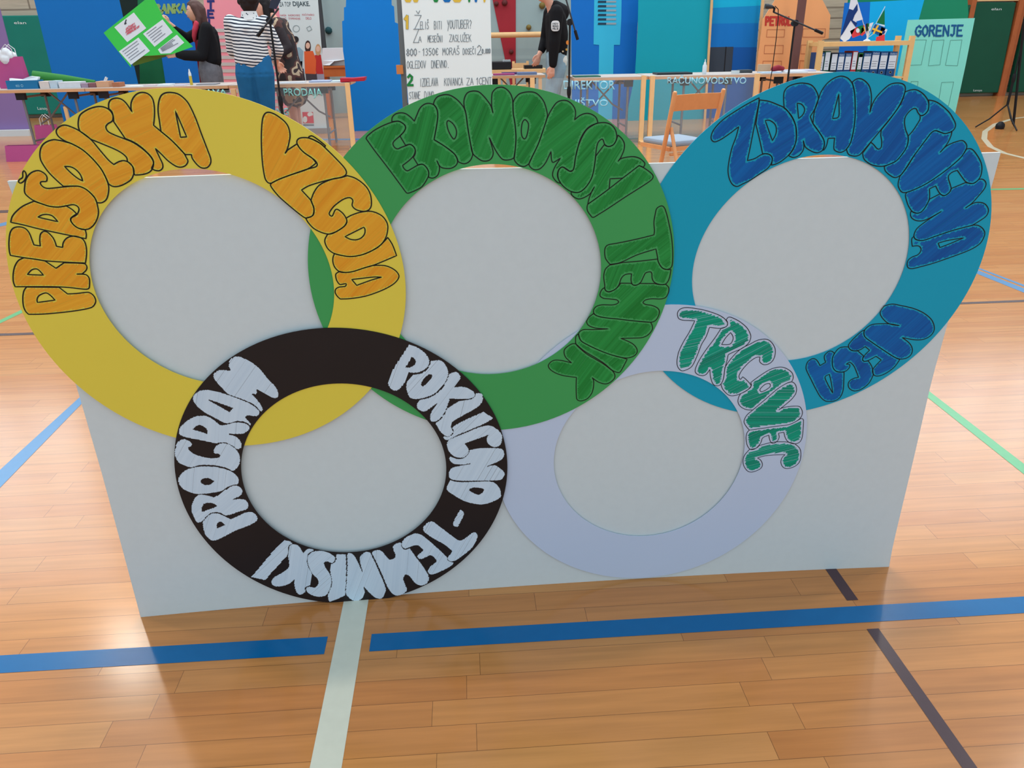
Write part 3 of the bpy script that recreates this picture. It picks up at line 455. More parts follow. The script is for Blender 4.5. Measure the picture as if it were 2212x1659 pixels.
def ribbon(mb, loop, w, n, mi):
    m = len(loop); L = []; R = []
    for i in range(m):
        a, b, c = loop[i-1], loop[i], loop[(i+1) % m]
        t1 = b - a; t2 = c - b; t1 = t1/(np.linalg.norm(t1)+1e-9); t2 = t2/(np.linalg.norm(t2)+1e-9)
        t = t1 + t2; l = np.linalg.norm(t)
        t = t/l if l > .2 else np.array([-t1[1], t1[0]]); nn = np.array([-t[1], t[0]])
        L.append(S(*(b + nn*w), n)); R.append(S(*(b - nn*w), n))
    mb.add(L + R, [(i, (i+1) % m, m + (i+1) % m, m + i) for i in range(m)], mi)
def seg_dist(P, A, B):
    d = B - A; l2 = (d*d).sum(1) + 1e-12
    t = np.clip((((P[:, None, :] - A[None])*d[None]).sum(2))/l2[None], 0, 1)
    q = A[None] + t[:, :, None]*d[None]; return np.sqrt(((P[:, None, :] - q)**2).sum(2)).min(1)
def inside(P, loops):
    r = np.zeros(len(P), bool)
    for lp in loops:
        A = lp; B = np.roll(lp, -1, 0)
        c = ((A[None, :, 1] > P[:, None, 1]) != (B[None, :, 1] > P[:, None, 1]))
        xi = A[None, :, 0] + (P[:, None, 1] - A[None, :, 1])/(B[None, :, 1] - A[None, :, 1] + 1e-15)*(B - A)[None, :, 0]
        r ^= ((c & (P[:, None, 0] < xi)).sum(1) % 2).astype(bool)
    return r
def hatch(loops, ang, pitch, inset, jit, width, cover=1.0):
    allp = np.concatenate(loops); c = allp.mean(0); ca, sa = math.cos(ang), math.sin(ang); U = np.array([ca, sa]); V = np.array([-sa, ca])
    q = (allp - c)@np.array([U, V]).T; u0, v0 = q.min(0); u1, v1 = q.max(0); st = .0012
    A = np.concatenate(loops); B = np.concatenate([np.roll(l, -1, 0) for l in loops]); us = np.arange(u0, u1 + st, st); out = []
    vs_ = np.arange(v0, v1 + pitch, pitch); base = 0
    for v in vs_:
        w = v + rng.uniform(-.2, .2)*pitch
        P = c + us[:, None]*U + w*V; ok = inside(P, loops)
        base = .7*base + .3*rng.uniform(-1, 1)
        if not ok.any(): continue
        d = seg_dist(P, A, B)
        ok &= d > inset + jit*rng.random()*np.ones(len(us)) + jit*.25*rng.random(len(us))*0
        i = 0
        while i < len(ok):
            if ok[i]:
                j = i
                while j + 1 < len(ok) and ok[j+1]: j += 1
                if (j - i)*st > .0025 and rng.random() < cover:
                    a, b = us[i] - rng.random()*jit*.5, us[j] + rng.random()*jit*.5
                    hw = width*(.42 + .16*rng.random())
                    out.append((c + a*U + (w-hw)*V, c + b*U + (w-hw)*V, c + b*U + (w+hw)*V, c + a*U + (w+hw)*V, min(1, max(0, .5 + .8*base + rng.uniform(-.18, .18)))))
                i = j + 1
            else: i += 1
    return out
def circle_fit(pts):
    A = np.c_[2*pts, np.ones(len(pts))]; s = np.linalg.lstsq(A, (pts**2).sum(1), rcond=None)[0]
    return s[:2], math.sqrt(s[2] + s[0]**2 + s[1]**2)
def hand_cut(px, n):                                          # a hand-cut circle: centre, and radius by angle with small wobbles
    p = np.array([uv(a, b, n) for a, b in px]); c, r = circle_fit(p)
    th = np.arctan2(p[:, 1]-c[1], p[:, 0]-c[0]); rr = np.hypot(p[:, 0]-c[0], p[:, 1]-c[1]) - r
    B = lambda t: np.stack([f(k*t) for k in (1, 2, 3) for f in (np.cos, np.sin)], 1)
    M = B(th); co = np.linalg.solve(M.T@M + .6*np.eye(6), M.T@rr)
    return c, lambda t: r + B(np.atleast_1d(t))@co
card_k = 1.45
BOARD_M = mat('pale_grey_card', (180, 186, 184), .75, noise=.03, nscale=60, k=card_k)
EDGE_M = mat('card_edge', (196, 198, 196), .8, k=1.3)
disp = thing('ring_display', 'large white board with five interlocking cardboard rings standing on the gym floor', 'display board', tuple(S(0.1, 0)))
bl, br = uv(303.7, 1333.1)[0], uv(1920.8, 1223.7)[0]
left_px = [(303.7, 1333.1), (260, 1170), (218.1, 1015.9), (171.4, 855.3), (120, 690), (66, 530), (27, 414), (15.6, 391.5)]
right_px = [(1920.8, 1223.7), (1928.4, 1180), (1975, 985), (2013, 820), (2058, 660), (2110, 510), (2150, 375), (2161.8, 329.6)]
top_px = [(15.6, 391.5), (319, 383.8), (497, 377.3), (994, 365.5), (1100, 363.4), (1127, 363), (1727.6, 342.8), (1800, 340.8), (1819, 339.9), (2161.8, 329.6)]
Lc = np.array([uv(*q) for q in left_px]); Rc = np.array([uv(*q) for q in right_px]); Tc = np.array([uv(*q) for q in top_px])
Lc[0, 1] = Rc[0, 1] = 0
mb = MB(); NU, NV = 40, 20
tz = np.polyfit(Tc[:, 0], Tc[:, 1], 3)
for n_, sgn in ((0.0, 1), (-.006, -1)):
    g = []
    for j in range(NV + 1):
        fv = j/NV
        for i in range(NU + 1):
            vt = fv*Lc[-1, 1]; 
            xl = np.interp(fv*Lc[-1, 1], Lc[:, 1], Lc[:, 0]); xr = np.interp(fv*Rc[-1, 1], Rc[:, 1], Rc[:, 0])
            u = xl + (xr - xl)*i/NU; v = fv*np.interp(u, Tc[:, 0], Tc[:, 1]); g.append(S(u, v, n_))
    mb.add(g, [(j*(NU+1)+i, j*(NU+1)+i+1, (j+1)*(NU+1)+i+1, (j+1)*(NU+1)+i) for j in range(NV) for i in range(NU)], 0)
o_ = (NU+1)*(NV+1)
rim = [i for i in range(NU+1)] + [j*(NU+1)+NU for j in range(1, NV+1)] + [NV*(NU+1)+i for i in range(NU-1, -1, -1)] + [j*(NU+1) for j in range(NV-1, 0, -1)]
for a, b in zip(rim, rim[1:] + rim[:1]): mb.f.append([a, b, o_ + b, o_ + a]); mb.m.append(1)
mb.build('backing_board', [BOARD_M, EDGE_M], disp)
# two folded card feet behind the board hold it up
for u in (-.45, .1, .7):
    p0 = S(u, .02, -.0065); p1 = S(u, .62, -.0065); p2 = np.array([u, p0[1] + .26, 0.0])
    MB().prism([p0, p1, p2], (-.003, 0, 0), (.003, 0, 0)).build('rear_support', mat('brown_card', (176, 146, 108), .85), disp)
line_m = mat('black_marker_line', (20, 14, 16), .5)
RINGS = [
 ('blue', 'teal blue', 'bo', 'bi', .0022, mat('teal_blue_card', (0, 136, 160), .5, noise=.02, nscale=5, k=card_k), marker_mat('navy_ink', (0, 66, 128), (0, 88, 150), card_k), line_m, .0009, (.0026, .0022, .0022, .0027)),
 ('white', 'white', 'wo', 'wi', .0040, mat('white_card', (168, 178, 194), .6, noise=.02, nscale=5, k=card_k), marker_mat('sea_green_ink', (0, 112, 88), (0, 142, 112), card_k), line_m, .0007, (.0040, .0028, .0021, .0022)),
 ('green', 'green', 'go', 'gi', .0058, mat('green_card', (54, 136, 72), .5, noise=.03, nscale=5, k=card_k), marker_mat('dark_green_ink', (14, 100, 34), (34, 128, 56), card_k), line_m, .0009, (.0034, .0016, .0024, .0027)),
 ('yellow', 'yellow', 'yo', 'yi', .0076, mat('yellow_card', (198, 178, 62), .55, noise=.03, nscale=5, k=card_k), marker_mat('orange_ink', (198, 128, 24), (206, 148, 38), card_k), line_m, .0011, (.0022, .0009, .0022, .0026)),
 ('black', 'black', 'ko', 'ki', .0094, mat('black_card', (26, 22, 23), .45, noise=.15, nscale=14, k=1.3), marker_mat('white_paint', (172, 186, 196), (182, 194, 202), card_k), None, 0, (.0006, .0002, .0018, .0022)),
]
TRACES = {'yellow': T_YELLOW, 'green': T_GREEN, 'blue': T_BLUE, 'white': T_WHITE, 'black': T_BLACK}
INKS = {'yellow': 'orange', 'green': 'dark green', 'blue': 'navy blue', 'white': 'sea green', 'black': 'white'}
ANG = {'yellow': 35, 'green': 50, 'blue': 45, 'white': 15, 'black': 60}
for key, cname, eo, ei, nl, cm, inkm, lm, lw, (ins, jit, pit, wid) in RINGS:
    co, fo = hand_cut(EDGES[eo], nl); ci, fi = hand_cut(EDGES[ei], nl); K = 144
    th = np.linspace(0, 2*math.pi, K, endpoint=False)
    po = co + np.stack([np.cos(th), np.sin(th)], 1)*fo(th)[:, None]; pi_ = ci + np.stack([np.cos(th), np.sin(th)], 1)*fi(th)[:, None]
    po[:, 1] = np.maximum(po[:, 1], .0005)
    mb = MB(); lay = []
    for nn in (nl, nl - .0012):
        for f in (0, .5, 1):
            lay.append(len(mb.v)); q = po*(1-f) + pi_*f; mb.v += [tuple(S(*p, nn)) for p in q]
    def strip(a, b, mi=0):
        for i in range(K): j = (i+1) % K; mb.f.append([a+i, a+j, b+j, b+i]); mb.m.append(mi)
    strip(lay[0], lay[1]); strip(lay[1], lay[2]); strip(lay[4], lay[3]); strip(lay[5], lay[4]); strip(lay[3], lay[0]); strip(lay[2], lay[5])
    ring = mb.build(key + '_ring', cm, disp, smooth=False); tag(ring, cname + ' cardboard ring')
    for word, letters in parse(TRACES[key]):
        mb = MB(); tones = []
        for li, L in enumerate(letters):
            loops = [np.array([uv(a, b, nl) for a, b in lp]) for lp in [L['out']] + L['holes']]
            if L['fill']:
                small = key == 'black' and np.ptp(loops[0], 0).max() < .03
                for s in hatch(loops, math.radians(ANG[key] + rng.uniform(-22, 22)), pit, ins if not small else .0001, jit if not small else 0, wid):
                    b = len(mb.v); mb.v += [tuple(S(*q, nl + .0002 + .00005*(b//4 % 4))) for q in s[:4]]; mb.f.append([b, b+1, b+2, b+3]); mb.m.append(0); tones += [s[4]]*4
            if lm is not None:
                nb = len(mb.v)
                for lp in loops: ribbon(mb, lp, lw, nl + .0006, 1)
                tones += [0]*(len(mb.v) - nb)
        me = bpy.data.meshes.new('lettering'); me.from_pydata(mb.v, [], mb.f); me.materials.append(inkm); me.materials.append(lm or line_m)
        me.polygons.foreach_set('material_index', mb.m)
        at_ = me.attributes.new('tone', 'FLOAT', 'POINT'); at_.data.foreach_set('value', tones)
        o = bpy.data.objects.new('lettering', me); COL.objects.link(o); put(o, ring)
        shown = {'PREDSOLSKA': 'PREDŠOLSKA', 'TEHNISKI': 'TEHNIŠKI', 'TRGOVEC': 'TRGOVEC'}.get(word, word)
        tag(o, INKS[key] + ' bubble letters reading ' + shown)
# ------------------------------------------------------------------ lettering tools: pen strokes and printed type
PEN = {
 'A': [[(0,0),(.5,1),(1,0)],[(.2,.38),(.8,.38)]], 'B': [[(0,0),(0,1),(.6,1),(.85,.8),(.6,.54),(0,.54)],[(.6,.54),(1,.28),(.65,0),(0,0)]],
 'C': [[(1,.85),(.6,1),(.15,.8),(0,.5),(.15,.2),(.6,0),(1,.15)]], 'D': [[(0,0),(0,1),(.5,1),(.95,.7),(.95,.3),(.5,0),(0,0)]],
 'E': [[(1,1),(0,1),(0,0),(1,0)],[(0,.52),(.8,.52)]], 'F': [[(1,1),(0,1),(0,0)],[(0,.52),(.8,.52)]],
 'G': [[(1,.82),(.6,1),(.15,.8),(0,.5),(.15,.18),(.6,0),(1,.2),(1,.48),(.6,.48)]], 'H': [[(0,0),(0,1)],[(1,0),(1,1)],[(0,.5),(1,.5)]],
 'I': [[(.5,0),(.5,1)]], 'J': [[(.2,1),(1,1)],[(.75,1),(.75,.2),(.5,0),(.1,.1)]], 'K': [[(0,0),(0,1)],[(.95,1),(0,.45)],[(.25,.6),(1,0)]],
 'L': [[(0,1),(0,0),(.9,0)]], 'M': [[(0,0),(.1,1),(.5,.4),(.9,1),(1,0)]], 'N': [[(0,0),(0,1),(1,0),(1,1)]],
 'O': [[(.5,1),(.12,.8),(0,.5),(.12,.2),(.5,0),(.88,.2),(1,.5),(.88,.8),(.5,1)]], 'P': [[(0,0),(0,1),(.65,1),(.95,.76),(.65,.5),(0,.5)]],
 'R': [[(0,0),(0,1),(.65,1),(.92,.78),(.65,.54),(0,.54)],[(.45,.54),(1,0)]], 'S': [[(.95,.85),(.5,1),(.08,.8),(.25,.56),(.75,.44),(.95,.22),(.5,0),(.02,.14)]],
 'T': [[(0,1),(1,1)],[(.5,1),(.5,0)]], 'U': [[(0,1),(0,.25),(.3,0),(.7,0),(1,.25),(1,1)]], 'V': [[(0,1),(.5,0),(1,1)]],
 'Y': [[(0,1),(.5,.5)],[(1,1),(.3,-.25)]], 'Z': [[(0,1),(1,1),(0,0),(1,0)]], '0': [[(.5,1),(.08,.75),(.08,.25),(.5,0),(.92,.25),(.92,.75),(.5,1)]],
 '1': [[(.25,.75),(.6,1),(.6,0)]], '2': [[(.05,.78),(.4,1),(.85,.8),(.75,.5),(0,0),(1,0)]], '3': [[(.05,.9),(.5,1),(.9,.78),(.4,.52),(.95,.26),(.5,0),(0,.1)]],
 '5': [[(.9,1),(.15,1),(.1,.55),(.6,.62),(.95,.3),(.5,0),(.05,.1)]], '8': [[(.5,.52),(.12,.76),(.5,1),(.88,.76),(.5,.52),(.05,.25),(.5,0),(.95,.25),(.5,.52)]],
 '?': [[(.1,.8),(.5,1),(.9,.75),(.5,.4),(.5,.22)],[(.48,.05),(.52,.0)]], '.': [[(.4,.04),(.6,0)]], '-': [[(.15,.45),(.85,.45)]],
 '€': [[(1,.85),(.6,1),(.2,.75),(.2,.25),(.6,0),(1,.15)],[(0,.6),(.7,.6)],[(0,.42),(.7,.42)]],
}
for a, b in (('Č', 'C'), ('Š', 'S'), ('Ž', 'Z')): PEN[a] = PEN[b] + [[(.25,1.3),(.5,1.12),(.78,1.32)]]
def pen_text(mb, s, x0, y0, x1, y1, h, Y, w, slant=0.0, off=.003, jit=.03, mi=0, gap=.28):
    """s written from pixel (x0,y0) to (x1,y1) along its foot, h pixels tall, on the upright plane at distance Y; w is the pen width in metres"""
    n = len(s); 
    for i, ch in enumerate(s):
        if ch not in PEN: continue
        adv = 1.0/n; cw = adv*(1 - gap)
        for st in PEN[ch]:
            P = []
            for a, b in st:
                f = i*adv + a*cw
                X = x0 + (x1 - x0)*f; Yy = y0 + (y1 - y0)*f - b*h
                X += slant*b*h + random.uniform(-jit, jit)*h*.3; Yy += random.uniform(-jit, jit)*h*.3
                P.append(at(X, Yy, Y) - np.array([0, off, 0]))
            flat_line(mb, P, w, mi)
_lift = [0]
def flat_line(mb, P, w, mi=0):
    for a, b in zip(P, P[1:]):
        _lift[0] = (_lift[0] + 1) % 9; up_ = np.array([0, -.0004*_lift[0], 0]); a = a + up_; b = b + up_
        t = b - a; L = np.linalg.norm(t)
        if L < 1e-6: continue
        t = t/L; n = np.array([-t[2], 0, t[0]])*w/2; e = t*w*.35
        mb.add([a - e - n, b + e - n, b + e + n, a - e + n], [(0, 1, 2, 3)], mi)
def type_text(name, s, x0, y0, x1, y1, Y, m, parent, ext=.0, off=.003, bold=0.0):
    """printed capitals filling the pixel box x0..x1, y0..y1 (y1 = foot) on the upright plane at distance Y"""
    cu = bpy.data.curves.new(name, 'FONT'); cu.body = s; cu.size = 1; cu.offset = bold; cu.resolution_u = 3
    t = bpy.data.objects.new(name, cu); COL.objects.link(t); bpy.context.view_layer.update()
    me = bpy.data.meshes.new_from_object(t.evaluated_get(bpy.context.evaluated_depsgraph_get())); bpy.data.objects.remove(t); bpy.data.curves.remove(cu)
    co = np.array([v.co[:] for v in me.vertices]); mn, mx_ = co.min(0), co.max(0)
    fx = (co[:, 0] - mn[0])/(mx_[0] - mn[0]); cap = .73 if any(c in s for c in 'ČŠŽ') else mx_[1]
    fy = co[:, 1]/cap
    A, B, C_ = at(x0, y1, Y), at(x1, y1, Y), at(x0, y0, Y)
    P = A + fx[:, None]*(B - A) + fy[:, None]*np.array([0, 0, (C_ - A)[2]]) - np.array([0, off, 0])
    me.vertices.foreach_set('co', P.ravel()); me.update(); me.materials.clear(); me.materials.append(m)
    o = bpy.data.objects.new(name, me); COL.objects.link(o); put(o, parent)
    if ext:
        so = o.modifiers.new('thickness', 'SOLIDIFY'); so.thickness = ext; so.offset = 0
    return o
def quadpx(pts, Y): return [at(x, y, Y) for x, y in pts]
BK = 1.5
def panel(name, label, cat, pts, Y, m, thick=.012, parent=None, group=None):
    P = quadpx(pts, Y); z0 = min(p[2] for p in P)
    if z0 < .08: P = [np.array([p[0], p[1], 0.0]) if p[2] < .08 else p for p in P]
    mb = MB().prism(P, (0, 0, 0), (0, thick, 0))
    if parent is None:
        o = mb.build(name, m); tag(o, label, cat, group); return o
    return mb.build(name, m, parent)
def ext_up(x, y, dx, dy): return (x + dx, y + dy)
# ------------------------------------------------------------------ gym mats on the end wall
mat_l, mat_r = mat('mat_green_lit', (10, 100, 88), .55, noise=.12, nscale=3, k=BK), mat('mat_green_shaded', (8, 66, 48), .55, noise=.12, nscale=3, k=BK)  # left mats brighter, right ones darker: light from the left put into the colours
white_print = mat('white_print', (205, 215, 215), .6, k=1.2)
post_m = mat('varnished_wood', (168, 92, 52), .35, noise=.15, nscale=9, k=1.1); pale_wood = mat('pale_wood', (214, 174, 124), .5, noise=.1, nscale=12, k=1.15)
def gym_mat(label, pts, Y, m, top, bot):
    t = thing('wall_mat', label, 'gym mat', tuple(at(*pts[3], Y)*np.array([1, 1, 0])), 'padded mats along the end wall')
    P = quadpx(pts, Y); 
    for p in P[2:]: p[2] = .06
    MB().prism(P, (0, -.05, 0), (0, .05, 0)).build('pad', m, t, bevel=.015)
    if top: type_text('printed_mark', 'elan', *top, Y - .05, white_print, t)
    if bot: type_text('printed_mark', 'Lanoya', *bot, Y - .05, white_print, t)
    return t
gym_mat('teal green padded wall mat at far left behind the purple panel', [(-12, 34), (100, 33), (160, 248), (34, 249)], BACKY - .09, mat_l, (31, 46, 57, 52), (82, 231, 108, 237))
gym_mat('dark green padded wall mat right of the mint panel', [(2098, 5), (2192, 5), (2152, 206), (1940, 213)], BACKY - .09, mat_r, (2141, 17, 2163, 22), (2102, 193, 2121, 197))
gym_mat('dark green padded wall mat cut off at the right edge', [(2222, 5), (2330, 5), (2300, 204), (2176, 206)], BACKY - .09, mat_r, None, None)
gym_mat('nearly black padded wall mat showing between the two blue panels', [(252, -30), (293, -30), (345, 240), (296, 240)], BACKY - .09, mat('mat_black_green', (10, 32, 30), .6, k=1.2), None, None)
for lab, a, b in (('varnished wooden wall post left of the dark green mat', (2093, -40), (2062, 210)), ('varnished wooden wall post between the two dark green mats', (2212, -40), (2160, 208))):
    p, q = at(*a, BACKY - .06), at(*b, BACKY - .06); q[2] = 0; x = q[0]
    o = MB().box((x - .11, BACKY - .16, 0), (x - .02, BACKY, 3.2)).box((x - .02, BACKY - .10, 0), (x + .07, BACKY, 3.2)).build('wall_post', post_m); tag(o, lab, 'post', 'wooden wall posts')
o = MB().box((at(2096, 5, BACKY)[0], BACKY - .12, at(2096, 5, BACKY)[2] + .01), (at(2330, 5, BACKY)[0], BACKY - .02, at(2096, 5, BACKY)[2] + .11)).build('wall_rail', pale_wood); tag(o, 'pale wooden rail above the dark green mats', 'rail')
# climbing wall
cw = thing('climbing_wall', 'grey climbing wall with a red stripe behind the boy', 'climbing wall', tuple(on_floor(960, 250)*np.array([1, 0, 0]) + np.array([0, 14.6, 0])))
CY = 14.45
grey_c = mat('climbing_grey', (128, 146, 148), .8, noise=.05, nscale=5, k=BK)
a, b = at(676, 0, CY), at(1262, 0, CY)
MB().box((a[0], CY, 0), (b[0], BACKY, 3.4)).build('wall_panel', grey_c, cw)
red_c = mat('climbing_red', (150, 36, 48), .7, noise=.06, nscale=6, k=1.15)
P = quadpx([(1058, -30), (1114, -30), (1114, 210), (1108, 210)], CY); MB().prism(P, (0, -.012, 0), (0, .0, 0)).build('stripe', red_c, cw)
def hold(px, py, r, m):
    c = at(px, py, CY); mb = MB(); 
    mb.tube([c + np.array([0, .01, 0]), c - np.array([0, .03, 0]), c - np.array([0, .07, 0]), c - np.array([0, .085, 0])], [r, r*1.0, r*.75, r*.3], 9)
    mb.build('climbing_hold', m, cw)
olive = mat('hold_olive', (118, 100, 50), .7, k=1.1); dred = mat('hold_red', (96, 40, 42), .7); tealh = mat('hold_teal', (24, 70, 78), .7)
for x, y, r, m in ((1171, 12, .055, olive), (1142, 59, .045, olive), (1104, 112, .04, dred), (1090, 6, .05, dred), (1072, 8, .04, dred), (710, 66, .06, tealh), (1158, 138, .04, olive)): hold(x, y, r, m)
pm = mat('dark_pipe', (62, 66, 70), .5)
p = at(694, -20, 14.2); q = at(706, 102, 14.2)
o = MB().tube([(q[0] - .05, 14.2, 0), (q[0] - .05, 14.2, 3.2)], .045).build('pipe', pm); tag(o, 'dark grey vertical pipe right of the roll-up banner', 'pipe')
p = at(1058, 76, 14.1); q = at(1185, 74, 14.1)
o = MB().tube([p - np.array([2.4, 0, 0]), q + np.array([.3, 0, 0])], .045).build('wooden_rail', pale_wood)
for x in (p[0] - 2.3, q[0] + .2): MB().bar((x, 14.1, p[2]), (x, 14.45, p[2]), .05).build('bracket', pm, o)
tag(o, 'long round wooden rail across the climbing wall', 'rail')
# ------------------------------------------------------------------ painted card scenery behind the tables
cd = lambda n, c, k=BK: mat(n, c, .62, noise=.035, nscale=3, k=k)
def scenery(label, pts, Y, m, name='painted_panel', cat='panel', group='painted card panels behind the tables'):
    return panel(name, label, cat, pts, Y, m, .015, None, group)
def brace(o, Y, x, zt):                                       # the wooden prop that holds a panel from behind
    b = MB().bar((x, Y + .03, zt), (x, Y + .55, .02), .03).bar((x, Y + .03, .02), (x, Y + .55, .02), .03).build('prop', pale_wood, o)
o = scenery('purple painted panel with a white foot at far left', [(-40, -30), (-13, -30), (66, 279), (-40, 281)], 12.0, cd('purple_paint', (112, 92, 138)))
f0, f1 = at(-60, 279, 11.99), at(68, 279, 11.99)
MB().box((f0[0], 11.90, 0), (f1[0], 11.99, max(.05, f1[2]))).build('foot_board', mat('white_board', (196, 206, 210), .7, k=1.1), o)
o = scenery('tall plain blue panel behind the left tables', [(64, -40), (248, -40), (316, 262), (138, 264)], 12.2, cd('blue_scenery', (0, 92, 160)))
MB().box((at(143, 250, 12.2)[0], 12.17, 0), (at(150, 250, 12.2)[0], 12.2, at(140, 230, 12.2)[2])).build('edge_strip', pale_wood, o)
o = scenery('dark green panel standing behind the green poster', [(296, -40), (345, -40), (390, 240), (304, 240)], 12.9, cd('dark_green_scenery', (26, 100, 62)))
o = thing('bank_panel', 'blue panel with a bank sign in yellow green capitals behind the woman in black', 'panel', tuple(at(390, 250, 12.5)*np.array([1, 1, 0])), 'painted card panels behind the tables')
panel('board', None, None, [(325, -40), (404, -40), (440, 250), (368, 250)], 12.5, cd('bank_blue', (0, 88, 164)), .015, o)
mb = MB(); pen_text(mb, 'BANKA', 336, 29, 405, 27, 18, 12.5, .03, jit=.05); pen_text(mb, 'BANKA', 337.5, 28, 406, 26, 18, 12.5, .018, jit=.05)
mb.build('lettering', mat('yellow_green_chalk', (142, 176, 108), .8), o)
o = panel('edge_board', 'narrow dark red board beside the bank panel', 'panel', [(404, -40), (412, -40), (448, 240), (440, 240)], 12.6, cd('dark_red_board', (120, 30, 44)))
o = thing('hotel_panel', 'pink panel with grey window stripes and an upright hotel sign', 'panel', tuple(at(540, 260, 12.3)*np.array([1, 1, 0])), 'painted card panels behind the tables')
panel('board', None, None, [(436, -40), (602, -40), (622, 262), (462, 266)], 12.3, cd('pink_paint', (222, 126, 138)), .015, o)
mb = MB()
for i in range(12):
    y = 62 + i*14.6
    mb.prism(quadpx([(444 + y*.1, y), (604, y), (604, y + 7.3), (444 + y*.1 + .7, y + 7.3)], 12.3), (0, -.006, 0), (0, -.001, 0))
mb.build('window_stripes', cd('stripe_grey', (166, 160, 158)), o)
mb = MB(); pen_text(mb, 'T', 449, 19, 467, 18, 16, 12.3, .03); pen_text(mb, 'E', 450, 38, 466, 38, 15, 12.3, .03); pen_text(mb, 'L', 452, 61, 468, 60, 18, 12.3, .03); pen_text(mb, 'O', 447, -3, 464, -4, 16, 12.3, .03)
mb.build('lettering', mat('navy_pen', (46, 50, 120), .6), o)
# tall blue tower with stepped edges
o = scenery('blue stepped tower panel between the roll-up banner and the white poster', [(749, -30), (747, 15), (743, 16), (743, 44), (739, 46), (741, 110), (744, 130), (748, 178), (753, 240), (758, 284), (893, 281), (882, 225), (876, 150), (868, 62), (862, 52), (853, 48), (851, 14), (846, 11), (845, -30)], 11.5, cd('tower_blue', (0, 106, 180)))
brace(o, 11.5, o.data.vertices[0].co.x + .3, 1.0)
# right-hand scenery
t = thing('church_panel', 'blue panel with a light blue tower and dark window bars beside the boy', 'panel', tuple(at(1300, 258, 12.3)*np.array([1, 1, 0])), 'painted card panels behind the tables')
panel('board', None, None, [(1233, -40), (1381, -40), (1378, 40), (1372, 160), (1354, 259), (1236, 259)], 12.3, cd('right_blue', (0, 94, 172)), .015, t)
MB().prism(quadpx([(1284, -40), (1343, -40), (1342, 40), (1339, 97), (1326, 97), (1322, 258), (1292, 258), (1294, 97), (1282, 96)], 12.3), (0, -.006, 0), (0, -.001, 0)).build('tower', cd('light_blue', (44, 160, 194)), t)
mb = MB(); mc = MB()
for i in range(7):
    y = -8 + i*9.5
    mb.prism(quadpx([(1292, y), (1309.5, y), (1309, y + 4.6), (1291, y + 4.6)], 12.3), (0, -.012, 0), (0, -.006, 0)); mc.prism(quadpx([(1309.5, y), (1331, y), (1330.5, y + 4.2), (1309, y + 4.2)], 12.3), (0, -.012, 0), (0, -.006, 0))
mb.build('dark_bars', cd('bar_dark', (22, 50, 72)), t); mc.build('grey_bars', cd('bar_grey', (124, 140, 150)), t)
o = scenery('teal green panel above the right table', [(1380, -40), (1539, -40), (1534, 60), (1527, 130), (1518, 262), (1352, 262), (1372, 160), (1378, 60)], 12.0, cd('teal_paint', (0, 136, 154)))
o = MB().bar(at(1540, -40, 11.95), at(1522, 262, 11.95)*np.array([1, 1, 0]), .03).build('wooden_batten', pale_wood); tag(o, 'thin wooden batten on the edge of the teal panel', 'batten')
t = thing('gradient_panel', 'panel painted in four bands from cyan down to dark blue with a dark grey door', 'panel', tuple(at(1580, 262, 11.9)*np.array([1, 1, 0])), 'painted card panels behind the tables')
for pts, c in (([(1541, -40), (1649, -40), (1644, 12), (1541, 17)], (0, 152, 190)), ([(1541, 17), (1644, 12), (1639, 50), (1538, 51)], (0, 120, 176)), ([(1538, 51), (1639, 50), (1635, 102), (1531, 102)], (0, 100, 172)), ([(1531, 102), (1635, 102), (1622, 262), (1512, 262)], (0, 74, 146))):
    panel('colour_band', None, None, pts, 12.1, cd('band_%d' % c[1], c), .015, t)
MB().prism(quadpx([(1535, 102), (1584, 101), (1579, 165), (1530, 165)], 12.1), (0, -.008, 0), (0, -.001, 0)).build('door_panel', cd('door_grey', (44, 54, 66)), t)
MB().prism(quadpx([(1567, 101), (1569, 101), (1564, 165), (1562, 165)], 12.1), (0, -.012, 0), (0, -.008, 0)).build('door_gap', cd('door_black', (18, 18, 22)), t)
o = MB().bar(at(1651, -40, 11.95), at(1627, 250, 11.95)*np.array([1, 1, 0]), .035).build('wooden_batten', pale_wood); tag(o, 'thin wooden batten between the banded panel and the orange house', 'batten')
t = thing('orange_house', 'orange card house with a red company name and faint drawn windows', 'panel', tuple(at(1700, 262, 11.8)*np.array([1, 1, 0])), 'painted card panels behind the tables')
panel('board', None, None, [(1672, 4), (1700, -46), (1752, -46), (1778, 2), (1794, 33), (1790, 83), (1776, 86), (1762, 165), (1752, 262), (1626, 262), (1636, 135), (1648, 42)], 11.8, cd('orange_paint', (224, 144, 96)), .015, t)
mb = MB(); pen_text(mb, 'PETROL', 1654, 54, 1712, 54, 17, 11.8, .028, slant=.05); mb.build('lettering', mat('red_pen', (200, 60, 50), .6), t)
mb = MB()
for x0, y0, x1, y1 in ((1657, 64, 1695, 80), (1652, 98, 1692, 116), (1648, 132, 1688, 152), (1735, 62, 1783, 80), (1731, 97, 1776, 116), (1728, 131, 1770, 152)):
    q = [(x0, y0), (x1, y0), (x1 - 1.5, y1), (x0 - 1.5, y1)]; q = [at(a, b, 11.8) - np.array([0, .003, 0]) for a, b in q]; mb = MB(); flat_line(mb, q + q[:1], .006)
    mb.build('drawn_window', mat('brown_pen', (186, 108, 74), .7), t)
o = MB().box((at(1718, 120, 11.3)[0] - .045, 11.26, 0), (at(1718, 120, 11.3)[0] + .045, 11.34, 2.4)).build('brown_post', mat('brown_post_wood', (104, 70, 66), .6, noise=.1, nscale=10, k=1.1)); tag(o, 'square brown post behind the boom microphone stand', 'post')
t = thing('blue_mountain_panel', 'two-tone blue panel behind the little flags', 'panel', tuple(at(1900, 250, 12.7)*np.array([1, 1, 0])), 'painted card panels behind the tables')
